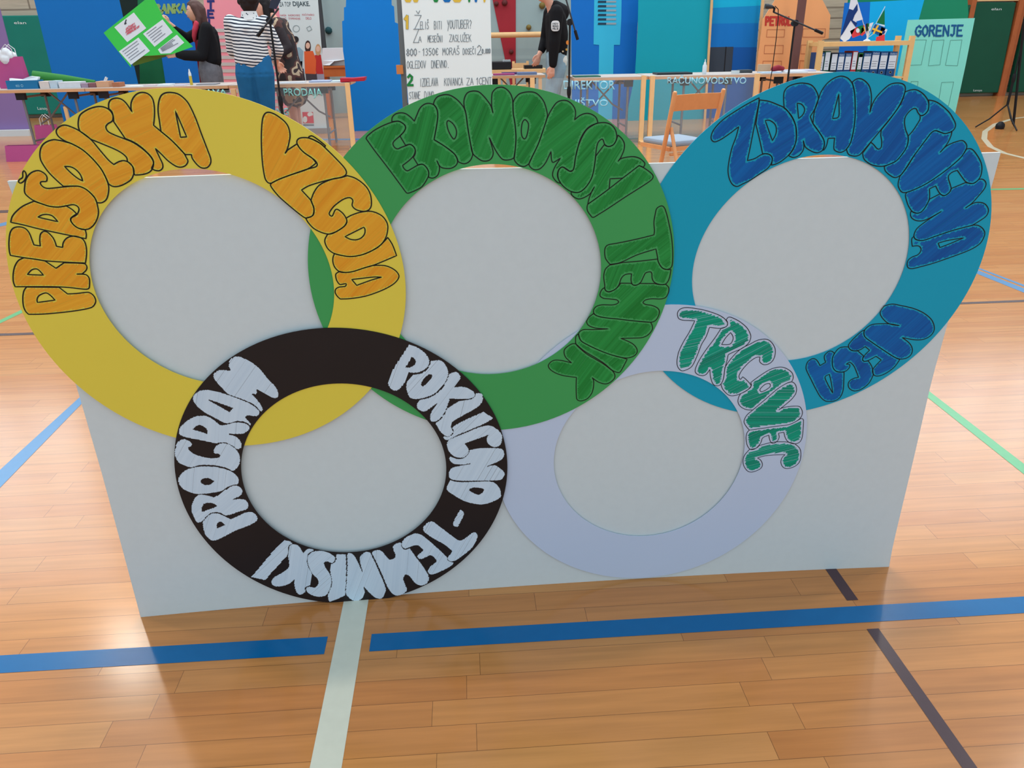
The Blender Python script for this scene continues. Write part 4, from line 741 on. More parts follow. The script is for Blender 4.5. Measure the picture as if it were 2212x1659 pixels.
panel('dark_half', None, None, [(1825, 6), (1880, 4), (1864, 250), (1796, 252)], 12.7, cd('flag_blue', (0, 92, 178)), .015, t)
panel('light_half', None, None, [(1880, 4), (1997, -2), (1980, 60), (1945, 250), (1864, 250)], 12.7, cd('flag_cyan', (0, 150, 204)), .015, t)
o = scenery('dark green hill panel behind the mint panel', [(1838, -40), (2088, -40), (2092, 30), (2060, 240), (1930, 240), (1800, 240)], 13.1, cd('hill_green', (14, 116, 84)))
t = thing('mint_panel', 'mint green panel with a dark blue company name and drawn windows', 'panel', tuple(at(2010, 250, 11.6)*np.array([1, 1, 0])), 'painted card panels behind the tables')
panel('board', None, None, [(1962, 43), (2106, 39), (2086, 140), (2061, 256), (1920, 262)], 11.6, cd('mint_paint', (112, 192, 180)), .012, t)
mb = MB(); pen_text(mb, 'GORENJE', 1977, 78, 2082, 77, 22, 11.6, .026, slant=.08, jit=.03); mb.build('lettering', mat('dark_blue_pen', (16, 92, 150), .6), t)
mb = MB()
for q in ([(1974, 86), (2001, 86), (1990, 140), (1965, 141)], [(2014, 87), (2039, 86), (2030, 140), (2005, 142)], [(2053, 87), (2078, 86), (2068, 142), (2042, 141)], [(1968, 176), (1983, 176), (1975, 230), (1958, 232)], [(2034, 178), (2060, 177), (2049, 228), (2026, 228)]):
    q = [at(a, b, 11.6) - np.array([0, .003, 0]) for a, b in q]; mb = MB(); flat_line(mb, q + q[:1], .005)
    mb.build('drawn_window', mat('grey_pencil', (78, 140, 134), .7), t)
# ------------------------------------------------------------------ folding tables
top_m = mat('table_top_grey', (186, 176, 170), .45, noise=.05, nscale=15, k=1.1); edge_m = mat('table_edge_wood', (206, 158, 116), .5, noise=.08, nscale=18, k=1.1); leg_m = mat('grey_tube', (128, 130, 134), .4, .3); brk_m = mat('black_plastic', (26, 26, 30), .5)
TF = 9.62
def table(label, x0, x1, y0=TF, depth=.72, h=.735, legs=(.22, .8)):
    t = thing('folding_table', label, 'table', ((x0 + x1)/2, y0 + depth/2, 0), 'folding tables in a row')
    MB().box((x0, y0, h - .006), (x1, y0 + depth, h)).build('tabletop', top_m, t)
    mb = MB().box((x0, y0 - .004, h - .036), (x1, y0 + .022, h - .0062)).box((x0, y0 + depth - .022, h - .036), (x1, y0 + depth, h - .0062)).box((x0, y0 + .022, h - .036), (x0 + .022, y0 + depth - .022, h - .0062)).box((x1 - .022, y0 + .022, h - .036), (x1, y0 + depth - .022, h - .0062))
    mb.add([(x0 + .022, y0 + .022, h - .02), (x1 - .022, y0 + .022, h - .02), (x1 - .022, y0 + depth - .022, h - .02), (x0 + .022, y0 + depth - .022, h - .02)], [(0, 1, 2, 3)]); mb.build('edge_band', edge_m, t)
    for f in legs:
        x = x0 + (x1 - x0)*f; sg = 1 if f > .5 else -1
        for yy in (y0 + .1, y0 + depth - .1): MB().tube([(x, yy, .0), (x, yy, h - .09)], .014).build('leg', leg_m, t)
        MB().tube([(x, y0 + .06, h - .09), (x, y0 + depth - .06, h - .09)], .012).build('leg_bar', leg_m, t); MB().tube([(x, y0 + .1, .16), (x, y0 + depth - .1, .16)], .01).build('foot_bar', leg_m, t)
        MB().tube([(x, y0 + depth/2, .33), (x - sg*.13, y0 + depth/2, .40), (x - sg*.42, y0 + depth/2, h - .04)], .01).build('strut', leg_m, t)
        MB().box((x - .05, y0 + .05, h - .115), (x + .05, y0 + .1, h - .036)).build('bracket', brk_m, t); MB().box((x - .05, y0 + depth - .1, h - .115), (x + .05, y0 + depth - .05, h - .036)).build('bracket', brk_m, t)
    return t
X = lambda px, py=185: at(px, py, TF)[0]
table('leftmost folding table holding the pink bag and the blue box', X(-60), X(180), legs=(.38, .86))
table('second folding table from the left, under the green poster', X(182), X(492), legs=(.1, .86))
table('folding table with the red packet on its right corner', X(494), X(752), legs=(.3, .78))
table('folding table beside the boy, bare except for a green folder', X(1240), X(1398), legs=(.2, .76))
table('folding table in front of the teal panel, with the white bottle', X(1401), X(1632), legs=(.35, .75))
table('folding table in front of the orange house, covered with leaflets', X(1636), X(1800), legs=(.3, .8))
table('folding table with magazines between the white poster and the boy', at(1040, 175, 10.9)[0], at(1178, 175, 10.9)[0], 10.9, .6, .72, legs=(.2, .8))
# ------------------------------------------------------------------ clear film screens in wooden frames with cut letters
film_m = bpy.data.materials.new('clear_film'); film_m.use_nodes = True
nt = film_m.node_tree; pb = nt.nodes['Principled BSDF']; pb.inputs['Base Color'].default_value = (.75, .85, .9, 1); pb.inputs['Roughness'].default_value = .25; pb.inputs['Alpha'].default_value = .07
mint_m = mat('mint_letters', (138, 208, 204), .6, k=1.15); ice_m = mat('ice_letters', (150, 205, 225), .6, k=1.2)
SY = 9.5
batten = mat('new_pine', (228, 186, 132), .5, noise=.08, nscale=14, k=1.15)
def film_screen(label, xl, xr, ztop, words, m):
    a, b = at(xl, 200, SY)[0], at(xr, 200, SY)[0]
    t = thing('film_screen', label, 'film screen', ((a + b)/2, SY, 0), 'clear film screens in front of the tables')
    for x in (a, b):
        MB().box((x - .026, SY - .02, 0), (x + .026, SY + .02, ztop)).build('post', batten, t)
        MB().box((x - .03, SY - .16, 0), (x + .03, SY - .02, .022)).build('foot', batten, t)
    MB().box((a + .026, SY - .001, .05), (b - .026, SY + .001, ztop - .01)).build('film_sheet', film_m, t)
    for w_, x0, y0, x1, y1 in words: type_text('lettering', w_, x0, y0, x1, y1, SY, m, t, ext=.003, off=.006, bold=.012)
    return t
film_screen('clear film screen reading DIREKTOR and TAJNIŠTVO between pine posts', 1150, 1389, .75, [('DIREKTOR', 1217, 174, 1328, 193), ('TAJNIŠTVO', 1190, 214, 1313, 229)], ice_m)
film_screen('clear film screen reading RAČUNOVODSTVO behind the folding chair', 1408, 1632, .745, [('RAČUNOVODSTVO', 1441, 166, 1611, 181)], ice_m)
film_screen('clear film screen reading PRODAJA and MARKETING beside the red packet', 520, 752, .74, [('PRODAJA', 614, 191, 697, 207), ('MARKETING', 528, 233, 624, 249)], mint_m)
film_screen('clear film screen reading NABAVA in front of the woman in black', 300, 505, .70, [('NABAVA', 398, 193, 492, 206)], mint_m)
# ------------------------------------------------------------------ people
def blob(chains, name, m, parent=None, voxel=.009, smooth=5, extra=None):
    """one continuous surface grown from tapered limbs; chains = lists of (point, radius)"""
    mb = MB()
    for ch in chains:
        for p, r in ch:
            p = np.array(p, float); k = 10
            ring = [(p + r*np.array([math.cos(a)*math.sin(b), math.sin(a)*math.sin(b), math.cos(b)])) for b in np.linspace(.25, math.pi - .25, 6) for a in np.linspace(0, 2*math.pi, k, endpoint=False)]
            fs = [(i*k + j, i*k + (j+1) % k, (i+1)*k + (j+1) % k, (i+1)*k + j) for i in range(5) for j in range(k)] + [tuple(range(k))[::-1], tuple(5*k + j for j in range(k))]
            mb.add(ring, fs)
        if len(ch) > 1:
            for (p, r), (q, s_) in zip(ch, ch[1:]): mb.tube([p, q], [r, s_], 12)
    if extra:
        for vs, fs in extra: mb.add(vs, fs)
    o = mb.build(name, m, None, smooth=True)
    rm = o.modifiers.new('r', 'REMESH'); rm.mode = 'VOXEL'; rm.voxel_size = voxel; rm.use_smooth_shade = True
    if smooth: sm = o.modifiers.new('s', 'SMOOTH'); sm.iterations = smooth; sm.factor = .5
    dg = bpy.context.evaluated_depsgraph_get(); me = bpy.data.meshes.new_from_object(o.evaluated_get(dg)); o.modifiers.clear()
    old = o.data; o.data = me; bpy.data.meshes.remove(old)
    if parent is not None: put(o, parent)
    return o
def frame(f):                                                 # forward direction on the ground -> local axes
    f = np.array([f[0], f[1], 0.]); f /= np.linalg.norm(f); return f, np.array([-f[1], f[0], 0.]), np.array([0, 0, 1.])
def head_geo(c, face, tilt=0.0, s=1.0):
    F, L, U = frame(face)
    if tilt: F, U = F*math.cos(tilt) - U*math.sin(tilt), U*math.cos(tilt) + F*math.sin(tilt)
    vs = []; nu, nv = 28, 18
    for j in range(nv + 1):
        b = math.pi*j/nv
        for i in range(nu):
            a = 2*math.pi*i/nu; x, y, z = math.sin(b)*math.cos(a), math.sin(b)*math.sin(a), math.cos(b)
            X, Y, Z = .098*x, .075*y, .118*z
            if z < 0: X *= 1 + .05*z; Y *= 1 + .34*z
            if x > 0 and z < -.2: X += .012*x*min(1, -z)
            if x > .5 and abs(y) < .30: 
                X += .026*math.exp(-((z + .18)/.16)**2 - (y/.14)**2)          # nose
                X += .010*math.exp(-((z + .80)/.14)**2 - (y/.3)**2)           # chin
                X += .007*math.exp(-((z + .50)/.07)**2 - (y/.22)**2)          # lips
            if x > .4: X -= .010*math.exp(-((z - .06)/.10)**2 - ((abs(y) - .40)/.16)**2)   # eye sockets
            vs.append(np.array(c) + s*(F*X + L*Y + U*Z))
    fs = [(j*nu + i, j*nu + (i+1) % nu, (j+1)*nu + (i+1) % nu, (j+1)*nu + i) for j in range(nv) for i in range(nu)]
    return (vs, fs), (F, L, U)
def hand_chains(w, d, thumb, curl=.5, s=1.0):
    """palm, four fingers of different lengths with bends, and a thumb from the side of the palm"""
    d = np.array(d, float); d /= np.linalg.norm(d); t = np.array(thumb, float); t -= d*(t@d); t /= np.linalg.norm(t); n = np.cross(d, t); w = np.array(w, float)
    out = [[(w, .024*s), (w + d*.045*s, .023*s)], [(w + d*.03*s + t*.018*s, .015*s), (w + d*.085*s + t*.026*s, .0125*s)], [(w + d*.03*s, .016*s), (w + d*.09*s + t*.008*s, .0125*s)], [(w + d*.03*s - t*.01*s, .015*s), (w + d*.085*s - t*.012*s, .012*s)], [(w + d*.03*s - t*.02*s, .014*s), (w + d*.077*s - t*.031*s, .011*s)]]
    for k, (off, kn, ln, sp) in enumerate(((.026, .085, .074, .16), (.008, .09, .082, .04), (-.012, .085, .076, -.06), (-.031, .077, .06, -.18))):
        p = w + d*kn*s + t*off*s; ang = 0; ch = [(p, .0105*s)]; dd = d + t*sp
        for q, r in ((.42, .0095), (.32, .0085), (.26, .0075)):
            ang += curl*(.9 + .12*k); p = p + (dd*math.cos(ang) + n*math.sin(ang))*ln*q*s/np.linalg.norm(dd); ch.append((p, r*s))
        out.append(ch)
    b = w + d*.02*s + t*.02*s; out.append([(b, .015*s), (b + (d*.6 + t*.8)*.034*s, .012*s), (b + (d*.8 + t*.6)*.06*s + n*.012*s, .010*s), (b + (d*.95 + t*.35)*.082*s + n*.022*s, .0085*s)])
    return out
skin_l = mat('light_skin', (214, 160, 138), .55, noise=.05, nscale=20, k=1.1)
def face_bits(P, c, ax, lips=(168, 90, 86), s=1.0, iris=(50, 40, 34)):
    F, L, U = ax
    for sg in (-1, 1):
        e = np.array(c) + s*(F*.079 + L*sg*.031 + U*.008)
        MB().tube([e - L*.012, e - L*.006, e, e + L*.006, e + L*.012], [.002, .0065, .008, .0065, .002], 8).build('eye', mat('eye_white', (225, 225, 222), .2), P)
        q = e + F*.0065; MB().tube([q - F*.001, q + F*.0025], [.0045, .0035], 10).build('iris', mat('iris_dark', iris, .2), P)
        b = np.array(c) + s*(F*.088 + L*sg*.031 + U*.028); MB().tube([b - L*.018 - U*.003, b, b + L*.018 - U*.003], [.002, .0035, .002], 6).build('eyebrow', mat('brow_brown', (66, 44, 38), .8), P)
        r = np.array(c) + s*(L*sg*.074 - F*.005 - U*.01); blob([[(r + U*.022 - F*.01, .008), (r + U*.026 + F*.004, .007), (r + F*.004, .006), (r - U*.024, .007)], [(r - F*.012 + U*.02, .007), (r - F*.012, .006), (r - U*.024, .006)]], 'ear', skin_l, P, .004, 2)
    m = np.array(c) + s*(F*.100 - U*.058); MB().tube([m - L*.022 - F*.01, m - L*.01, m, m + L*.01, m + L*.022 - F*.01], [.002, .005, .0055, .005, .002], 8).build('lips', mat('lips', lips, .5), P)
def person(label, base, chains, headc, face, hands, tilt=0.0, lips=(168, 90, 86)):
    P = thing('person', label, 'person', (base[0], base[1], 0))
    hg, ax = head_geo(headc, face, tilt); hc = [c for h in hands for c in hand_chains(*h)]
    b = blob(chains + hc, 'body', skin_l, P, .0075, 3, [hg]); face_bits(P, headc, ax, lips)
    return P, ax
def fabric(name, rgb, k=1.1, noise=.12, sc=14): return mat(name, rgb, .85, noise=noise, nscale=sc, k=k, spec=.2)
def shoe(P, a, f, m):
    F, L, U = frame(f); a = np.array(a, float)
    blob([[(a - F*.05 + U*.035, .038), (a + F*.03 + U*.038, .04), (a + F*.11 + U*.03, .036), (a + F*.16 + U*.026, .028)], [(a - F*.05 + U*.08, .036), (a - F*.04 + U*.03, .038)]], 'shoe', m, P, .008, 3)
black_f, dark_f = fabric('black_knit', (18, 18, 22)), fabric('dark_cloth', (30, 28, 32))
# --- woman in black holding the green poster
gx, gy = -3.17, 10.78
sh_l, sh_r = np.array([gx + .05, gy - .15, 1.345]), np.array([gx - .03, gy + .14, 1.345])
el_l, wr_l = np.array([-3.21, 10.56, 1.035]), np.array([-3.50, 10.50, 1.05]); el_r, wr_r = np.array([-3.44, 10.84, 1.235]), np.array([-3.575, 10.70, 1.405])
hd = np.array([-3.262, 10.77, 1.535]); fg = (-1, -.28)
legs_ = [[((gx - .03, gy + s*.09, .86), .07), ((gx - .02, gy + s*.1, .48), .055), ((gx, gy + s*.1, .08), .036), ((gx - .1, gy + s*.1, .035), .028)] for s in (-1, 1)]
P, ax = person('person in black jumper and grey skirt, brown hair with red tips, holding the green poster', (gx, gy), legs_ + [[((gx - .02, gy, .92), .085), ((gx, gy, 1.1), .07), ((gx + .01, gy, 1.28), .07), ((gx - .03, gy, 1.40), .05), (hd - np.array([-.02, 0, .09]), .047), (hd, .06)], [(sh_l, .06), (el_l, .04), (wr_l, .027)], [(sh_r, .06), (el_r, .04), (wr_r, .027)]], hd, fg,
    [(wr_l, (-.98, -.1, .12), (0, .2, 1), .55), (wr_r, (-.75, -.35, .55), (.5, 0, .8), .6)])
blob([[((gx + .01, gy - .03, .98), .13), ((gx + .01, gy, 1.12), .135), ((gx + .02, gy, 1.27), .125), ((gx + .0, gy, 1.35), .085)], [((gx + .02, gy - .07, .99), .11), ((gx + .03, gy - .08, 1.2), .11), (sh_l, .075), (el_l, .068), (wr_l + np.array([.10, 0, -.005]), .06), (wr_l + np.array([.02, 0, 0]), .036)], [((gx, gy + .06, 1.2), .11), (sh_r, .075), (el_r, .062), (wr_r + np.array([.02, .03, -.04]), .038)]], 'jumper', black_f, P, .01, 4)
blob([[((gx - .01, gy - .05, 1.0), .115), ((gx - .02, gy - .06, .86), .135), ((gx - .02, gy - .07, .66), .125)], [((gx - .02, gy + .05, 1.0), .115), ((gx - .03, gy + .06, .86), .135), ((gx - .03, gy + .07, .66), .125)]], 'skirt', fabric('grey_denim', (104, 104, 110), 1.15, .35, 22), P, .01, 3)
hb = mat('brown_hair', (82, 56, 52), .6, noise=.25, nscale=40, k=1.05); F, L, U = ax
blob([[(hd + U*.055 - F*.01, .085), (hd + U*.02 - F*.045, .085), (hd - U*.06 - F*.06, .07), (hd - U*.16 - F*.075, .058), (hd - U*.24 - F*.07, .05)], [(hd + U*.05 - L*.055 + F*.0, .045), (hd - U*.05 - L*.078 - F*.03, .036), (hd - U*.15 - L*.085 - F*.005, .034)], [(hd + U*.05 + L*.055, .045), (hd - U*.06 + L*.075 - F*.03, .036), (hd - U*.15 + L*.08 - F*.01, .034)], [(hd + U*.105 + F*.02, .03), (hd + U*.085 + F*.06, .025)]], 'hair', hb, P, .008, 4)
red_h = mat('red_hair_tips', (200, 58, 80), .6, noise=.2, nscale=40, k=1.1)
for sgn in (-1, 1): blob([[(hd - U*.13 + L*.085*sgn - F*.0, .036), (hd - U*.2 + L*.08*sgn + F*.035, .034), (hd - U*.28 + L*.06*sgn + F*.06, .028), (hd - U*.33 + L*.05*sgn + F*.065, .016)]], 'hair_tips', red_h, P, .007, 3)
for s in (-1, 1): shoe(P, (gx, gy + s*.1, 0), fg, dark_f)
# --- the green poster in her hands
YP = 10.46
pst = thing('green_poster', 'large tilted green card poster with four white sheets, held by the woman in black', 'poster', tuple(at(320, 80, YP)))
gcard = mat('bright_green_card', (48, 164, 62), .6, noise=.05, nscale=3, k=BK)
MB().prism(quadpx([(328, -12), (224, 71), (283, 146), (282, 122), (330, 120), (372, 117), (417, 101), (352, 37)], YP), (0, -.003, 0), (0, .003, 0)).build('card', gcard, pst)
fl = [at(284, 123, YP), at(372, 117, YP), at(360, 122, YP + .16), at(287, 143, YP + .03)]
MB().prism(fl, (0, -.002, 0), (0, .003, 0)).build('folded_flap', mat('shaded_green_card', (92, 120, 44), .7, k=1.1), pst)  # bent part of the green card, its shade put into the olive colour
pap = mat('white_paper', (208, 214, 220), .7, k=1.12); ink = mat('grey_ink', (110, 116, 128), .7)
for i, q in enumerate(([(247, 59), (289, 27), (316, 61), (275, 91)], [(309, 73), (351, 42), (373, 70), (334, 101)], [(257, 111), (299, 81), (324, 110), (283, 140)], [(341, 107), (382, 75), (398, 92), (368, 115), (347, 116)])):
    MB().prism(quadpx(q, YP - .004), (0, -.001, 0), (0, .0005, 0)).build('sheet', pap, pst)
    if i:
        for f in (.14, .3, .46, .62, .78):
            a = np.array(q[0]) + (np.array(q[-1 if len(q) == 4 else 4]) - q[0])*f; b = np.array(q[1]) + (np.array(q[2]) - q[1])*f
            mb = MB(); flat_line(mb, [at(*(a + (b - a)*.12), YP) - np.array([0, .007, 0]), at(*(a + (b - a)*random.uniform(.6, .9)), YP) - np.array([0, .007, 0])], .006); mb.build('text_line', ink, pst)
mb = MB()
for s_, x0, y0, x1, y1 in (('UČINKI', 272, 65, 292, 53), ('DOBREGA', 272, 71, 294, 57.5), ('PRODAJALCA', 274, 76, 301, 59)): pen_text(mb, s_, x0, y0, x1, y1, 5, YP, .006, slant=.3, off=.007, jit=.02)
mb.build('lettering', mat('pink_pen', (206, 96, 112), .7), pst)
mb = MB(); flat_line(mb, [at(273, 43, YP) - np.array([0, .007, 0]), at(270, 52, YP) - np.array([0, .007, 0]), at(273, 50, YP) - np.array([0, .007, 0])], .012); mb.build('arrow_mark', mat('dark_pen', (52, 60, 70), .7), pst)
# --- woman in a striped top, seen from behind
sx, sy = -2.27, 9.22
def stripes(name, c1, c2, per, frac):
    m = bpy.data.materials.new(name); m.use_nodes = True; nt = m.node_tree; b = nt.nodes['Principled BSDF']; L_ = nt.links
    tc = N(nt, 'ShaderNodeTexCoord'); sp = N(nt, 'ShaderNodeSeparateXYZ'); L_.new(tc.outputs['Object'], sp.inputs[0])
    ns = N(nt, 'ShaderNodeTexNoise'); ns.inputs['Scale'].default_value = 5; L_.new(tc.outputs['Object'], ns.inputs['Vector'])
    z = math_n(nt, 'ADD', sp.outputs[2], math_n(nt, 'MULTIPLY', ns.outputs['Fac'], .035)); z = math_n(nt, 'ADD', z, math_n(nt, 'MULTIPLY', sp.outputs[0], .12))
    fr = math_n(nt, 'FRACT', math_n(nt, 'DIVIDE', z, per)); g = math_n(nt, 'LESS_THAN', fr, frac)
    mx = N(nt, 'ShaderNodeMix', data_type='RGBA'); L_.new(g, mx.inputs[0]); mx.inputs[6].default_value = (*lin(c1), 1); mx.inputs[7].default_value = (*lin(c2), 1)
    L_.new(mx.outputs[2], b.inputs['Base Color']); b.inputs['Roughness'].default_value = .85; return m
st_m = stripes('navy_striped_cotton', (224, 230, 234), (24, 40, 62), .0325, .42)
hd = np.array([sx + .06, sy + .05, 1.575]); fs_ = (.35, 1)
shl, shr = np.array([sx - .17, sy + .0, 1.385]), np.array([sx + .18, sy + .03, 1.375])
ell, wrl = np.array([sx - .215, sy + .06, 1.10]), np.array([sx - .08, sy + .28, 1.04]); elr, wrr = np.array([sx + .27, sy + .10, 1.10]), np.array([sx + .20, sy + .22, .955])
legs_ = [[((sx + .02 + s*.085, sy, .9), .07), ((sx + s*.095 - .02, sy + .02, .5), .055), ((sx + s*.1 - .02, sy, .09), .042), ((sx + s*.11, sy + .09, .035), .03)] for s in (-1, 1)]
P, ax = person('person seen from behind in navy striped white top and blue jeans, curly dark hair', (sx, sy), legs_ + [[((sx, sy, .95), .085), ((sx, sy, 1.15), .07), ((sx, sy, 1.33), .07), ((sx + .03, sy + .02, 1.44), .055), (hd - np.array([.01, .0, .08]), .055), (hd, .06)], [(shl, .06), (ell, .042), (wrl, .03)], [(shr, .06), (elr, .042), (wrr, .028)]], hd, fs_,
    [(wrl, (.6, .75, -.1), (0, .1, 1), .4), (wrr, (.25, .75, -.55), (.4, .1, .9), .5)])
blob([[((sx - .055, sy, .99), .135), ((sx - .06, sy, 1.15), .125), ((sx - .07, sy, 1.3), .12), (shl, .075), (ell, .062), (wrl, .045)], [((sx + .06, sy, .99), .135), ((sx + .06, sy, 1.15), .125), ((sx + .07, sy, 1.3), .12), (shr, .075), (elr, .066), (wrr + np.array([.01, -.01, .06]), .052)], [((sx, sy, 1.3), .12), ((sx + .02, sy + .01, 1.42), .075)], [((sx, sy, .99), .135), ((sx, sy, 1.2), .12)]], 'striped_top', st_m, P, .01, 4)
dot_m = bpy.data.materials.new('dotted_collar_cotton'); dot_m.use_nodes = True; nt = dot_m.node_tree; b_ = nt.nodes['Principled BSDF']
tc = N(nt, 'ShaderNodeTexCoord'); vo = N(nt, 'ShaderNodeTexVoronoi'); vo.inputs['Scale'].default_value = 30; nt.links.new(tc.outputs['Object'], vo.inputs['Vector']); g = math_n(nt, 'LESS_THAN', vo.outputs['Distance'], .22)
mx = N(nt, 'ShaderNodeMix', data_type='RGBA'); nt.links.new(g, mx.inputs[0]); mx.inputs[6].default_value = (*lin((216, 222, 226)), 1); mx.inputs[7].default_value = (*lin((36, 52, 72)), 1); nt.links.new(mx.outputs[2], b_.inputs['Base Color'])
F, L, U = ax; nb = np.array([sx + .035, sy + .02, 1.45])
MB().tube([nb - U*.05, nb - U*.01, nb + U*.035, nb + U*.02], [.10, .088, .078, .070], 18).build('collar', dot_m, P)
jean = fabric('blue_denim', (28, 96, 146), 1.1, .22, 9)
blob([[((sx - .075 + .015, sy, 1.0), .118), ((sx - .085 + .01, sy - .02, .86), .125), ((sx - .095 - .01, sy + .02, .5), .088), ((sx - .1 - .02, sy, .1), .068)], [((sx + .075 + .015, sy, 1.0), .118), ((sx + .085 + .015, sy - .02, .86), .125), ((sx + .095 - .01, sy + .02, .5), .088), ((sx + .1 - .02, sy, .1), .068)], [((sx + .01, sy, 1.0), .118), ((sx + .01, sy, .88), .11)]], 'jeans', jean, P, .01, 4)
curl = mat('dark_curly_hair', (30, 22, 24), .7, noise=.4, nscale=60); ch = []
for k in range(46):
    a, b2 = random.uniform(0, 2*math.pi), random.uniform(.0, 1.75); d = -F*math.cos(a)*math.sin(b2)*1.0 + L*math.sin(a)*math.sin(b2) + U*math.cos(b2)
    if d@F > .45 and d@U < .55: continue
    ch.append([(hd + d*.10 - F*.01 + U*.01, random.uniform(.026, .04))])
blob([[(hd + U*.03 - F*.02, .11), (hd - U*.02 - F*.04, .095)]] + ch, 'hair', curl, P, .009, 2)
for s in (-1, 1): shoe(P, (sx + s*.1 - .02, sy, 0), fs_, mat('white_shoe', (206, 206, 204), .6))
# --- woman in a camouflage dress, mostly hidden behind the microphone stand
kx, ky = -2.17, 10.62
camo_m = bpy.data.materials.new('camouflage_print'); camo_m.use_nodes = True; nt = camo_m.node_tree; b_ = nt.nodes['Principled BSDF']; b_.inputs['Roughness'].default_value = .8
tc = N(nt, 'ShaderNodeTexCoord'); ns = N(nt, 'ShaderNodeTexNoise'); ns.inputs['Scale'].default_value = 6.5; ns.inputs['Detail'].default_value = 1; nt.links.new(tc.outputs['Object'], ns.inputs['Vector'])
rp = N(nt, 'ShaderNodeValToRGB'); rp.color_ramp.interpolation = 'CONSTANT'; nt.links.new(ns.outputs['Fac'], rp.inputs[0]); e = rp.color_ramp.elements; e[0].color = (*lin((34, 24, 26)), 1); e[1].position = .47; e[1].color = (*lin((78, 44, 40)), 1); q = e.new(.55); q.color = (*lin((178, 158, 132)), 1); q = e.new(.64); q.color = (*lin((46, 30, 32)), 1)
nt.links.new(rp.outputs[0], b_.inputs['Base Color'])
hd = np.array([kx - .22, ky, 1.57]); fk = (-1, -.5)
shl, shr = np.array([kx - .06, ky - .16, 1.38]), np.array([kx - .03, ky + .15, 1.38]); el1, wr1 = np.array([kx + .06, ky - .2, 1.11]), np.array([kx - .10, ky - .33, 1.0]); el2, wr2 = np.array([kx + .02, ky + .22, 1.12]), np.array([kx - .16, ky + .1, 1.05])
legs_ = [[((kx, ky + s*.09, .86), .07), ((kx, ky + s*.1, .48), .06), ((kx + .02, ky + s*.1, .08), .038), ((kx - .08, ky + s*.1, .035), .03)] for s in (-1, 1)]
P, ax = person('person in a brown camouflage dress with black lace sleeves behind the striped woman', (kx, ky), legs_ + [[((kx, ky, .95), .085), ((kx, ky, 1.15), .07), ((kx - .03, ky, 1.33), .07), ((kx - .12, ky, 1.45), .05), (hd, .06)], [(shl, .06), (el1, .042), (wr1, .028)], [(shr, .06), (el2, .042), (wr2, .028)]], hd, fk, [(wr1, (-.8, .1, -.5), (0, -.2, 1), .4), (wr2, (-.9, -.1, -.3), (0, .2, 1), .4)])
blob([[((kx - .06, ky - .05, 1.36), .10), ((kx - .01, ky - .05, 1.2), .125), ((kx, ky - .05, 1.0), .13), ((kx + .01, ky - .06, .8), .16), ((kx + .02, ky - .06, .56), .17)], [((kx - .06, ky + .05, 1.36), .10), ((kx - .01, ky + .05, 1.2), .125), ((kx, ky + .05, 1.0), .13), ((kx + .01, ky + .06, .8), .16), ((kx + .02, ky + .06, .56), .17)], [(shl, .07), (shl + np.array([.03, -.01, -.08]), .066)], [(shr, .07), (shr + np.array([0, .02, -.08]), .066)]], 'dress', camo_m, P, .011, 4)
lace = mat('black_lace', (36, 28, 32), .7, noise=.5, nscale=55, k=1.2)
blob([[(shl + np.array([.03, -.01, -.08]), .07), (el1, .062), (wr1, .045)]], 'sleeve', lace, P, .01, 3); blob([[(shr + np.array([0, .02, -.08]), .07), (el2, .06), (wr2, .045)]], 'sleeve', lace, P, .01, 3)
F, L, U = ax
blob([[(hd + U*.05 - F*.015, .092), (hd - U*.02 - F*.045, .09), (hd - U*.12 - F*.06, .075), (hd - U*.22 - F*.05, .05)], [(hd - L*.06 + U*.02 - F*.01, .04), (hd - L*.075 - U*.12 - F*.02, .035)], [(hd + L*.06 + U*.02 - F*.01, .04), (hd + L*.075 - U*.12 - F*.02, .035)]], 'hair', mat('black_hair', (20, 16, 18), .6, noise=.2, nscale=40), P, .009, 4)
for s in (-1, 1): shoe(P, (kx + .02, ky + s*.1, 0), fk, dark_f)
# --- boy in a black hoodie, facing left, head above the picture
bx, by = 1.125, 10.02
hd = np.array([bx - .10, by - .02, 1.665]); fb = (-1, -.12)
shl, shr = np.array([bx + .02, by - .19, 1.44]), np.array([bx - .01, by + .19, 1.44]); el1, wr1 = np.array([bx - .01, by - .25, 1.12]), np.array([bx - .03, by - .26, .865]); el2, wr2 = np.array([bx - .06, by + .24, 1.15]), np.array([bx - .15, by + .12, .985])
legs_ = [[((bx + .03, by + s*.09, .92), .07), ((bx - .0 + s*.02, by + s*.1, .5), .06), ((bx + .05, by + s*.11, .08), .04), ((bx - .06, by + s*.12, .035), .032)] for s in (-1, 1)]
P, ax = person('person in a black hoodie with a white sleeve badge and pale ripped jeans, walking left', (bx, by), legs_ + [[((bx + .03, by, .97), .085), ((bx + .03, by, 1.18), .07), ((bx + .02, by, 1.38), .07), ((bx - .02, by, 1.50), .055), (hd + np.array([.03, 0, -.07]), .052), (hd, .06)], [(shl, .06), (el1, .045), (wr1, .03)], [(shr, .06), (el2, .045), (wr2, .03)]], hd, fb,
    [(wr1, (-.18, -.05, -1), (-1, 0, 0), .35), (wr2, (-.35, -.2, -.9), (-.8, -.3, 0), .4)])
blob([[((bx + .05, by - .06, .99), .12), ((bx + .05, by - .07, 1.2), .13), ((bx + .03, by - .08, 1.38), .12)], [((bx + .05, by + .06, .99), .12), ((bx + .05, by + .07, 1.2), .13), ((bx + .03, by + .08, 1.38), .12)], [(shl, .085), (el1, .072), (wr1 + np.array([.005, 0, .02]), .05)], [(shr, .085), (el2, .07), (wr2 + np.array([.03, .03, .05]), .048)], [((bx + .03, by, 1.49), .085), ((bx + .10, by, 1.44), .10)]], 'hoodie', black_f, P, .011, 4)
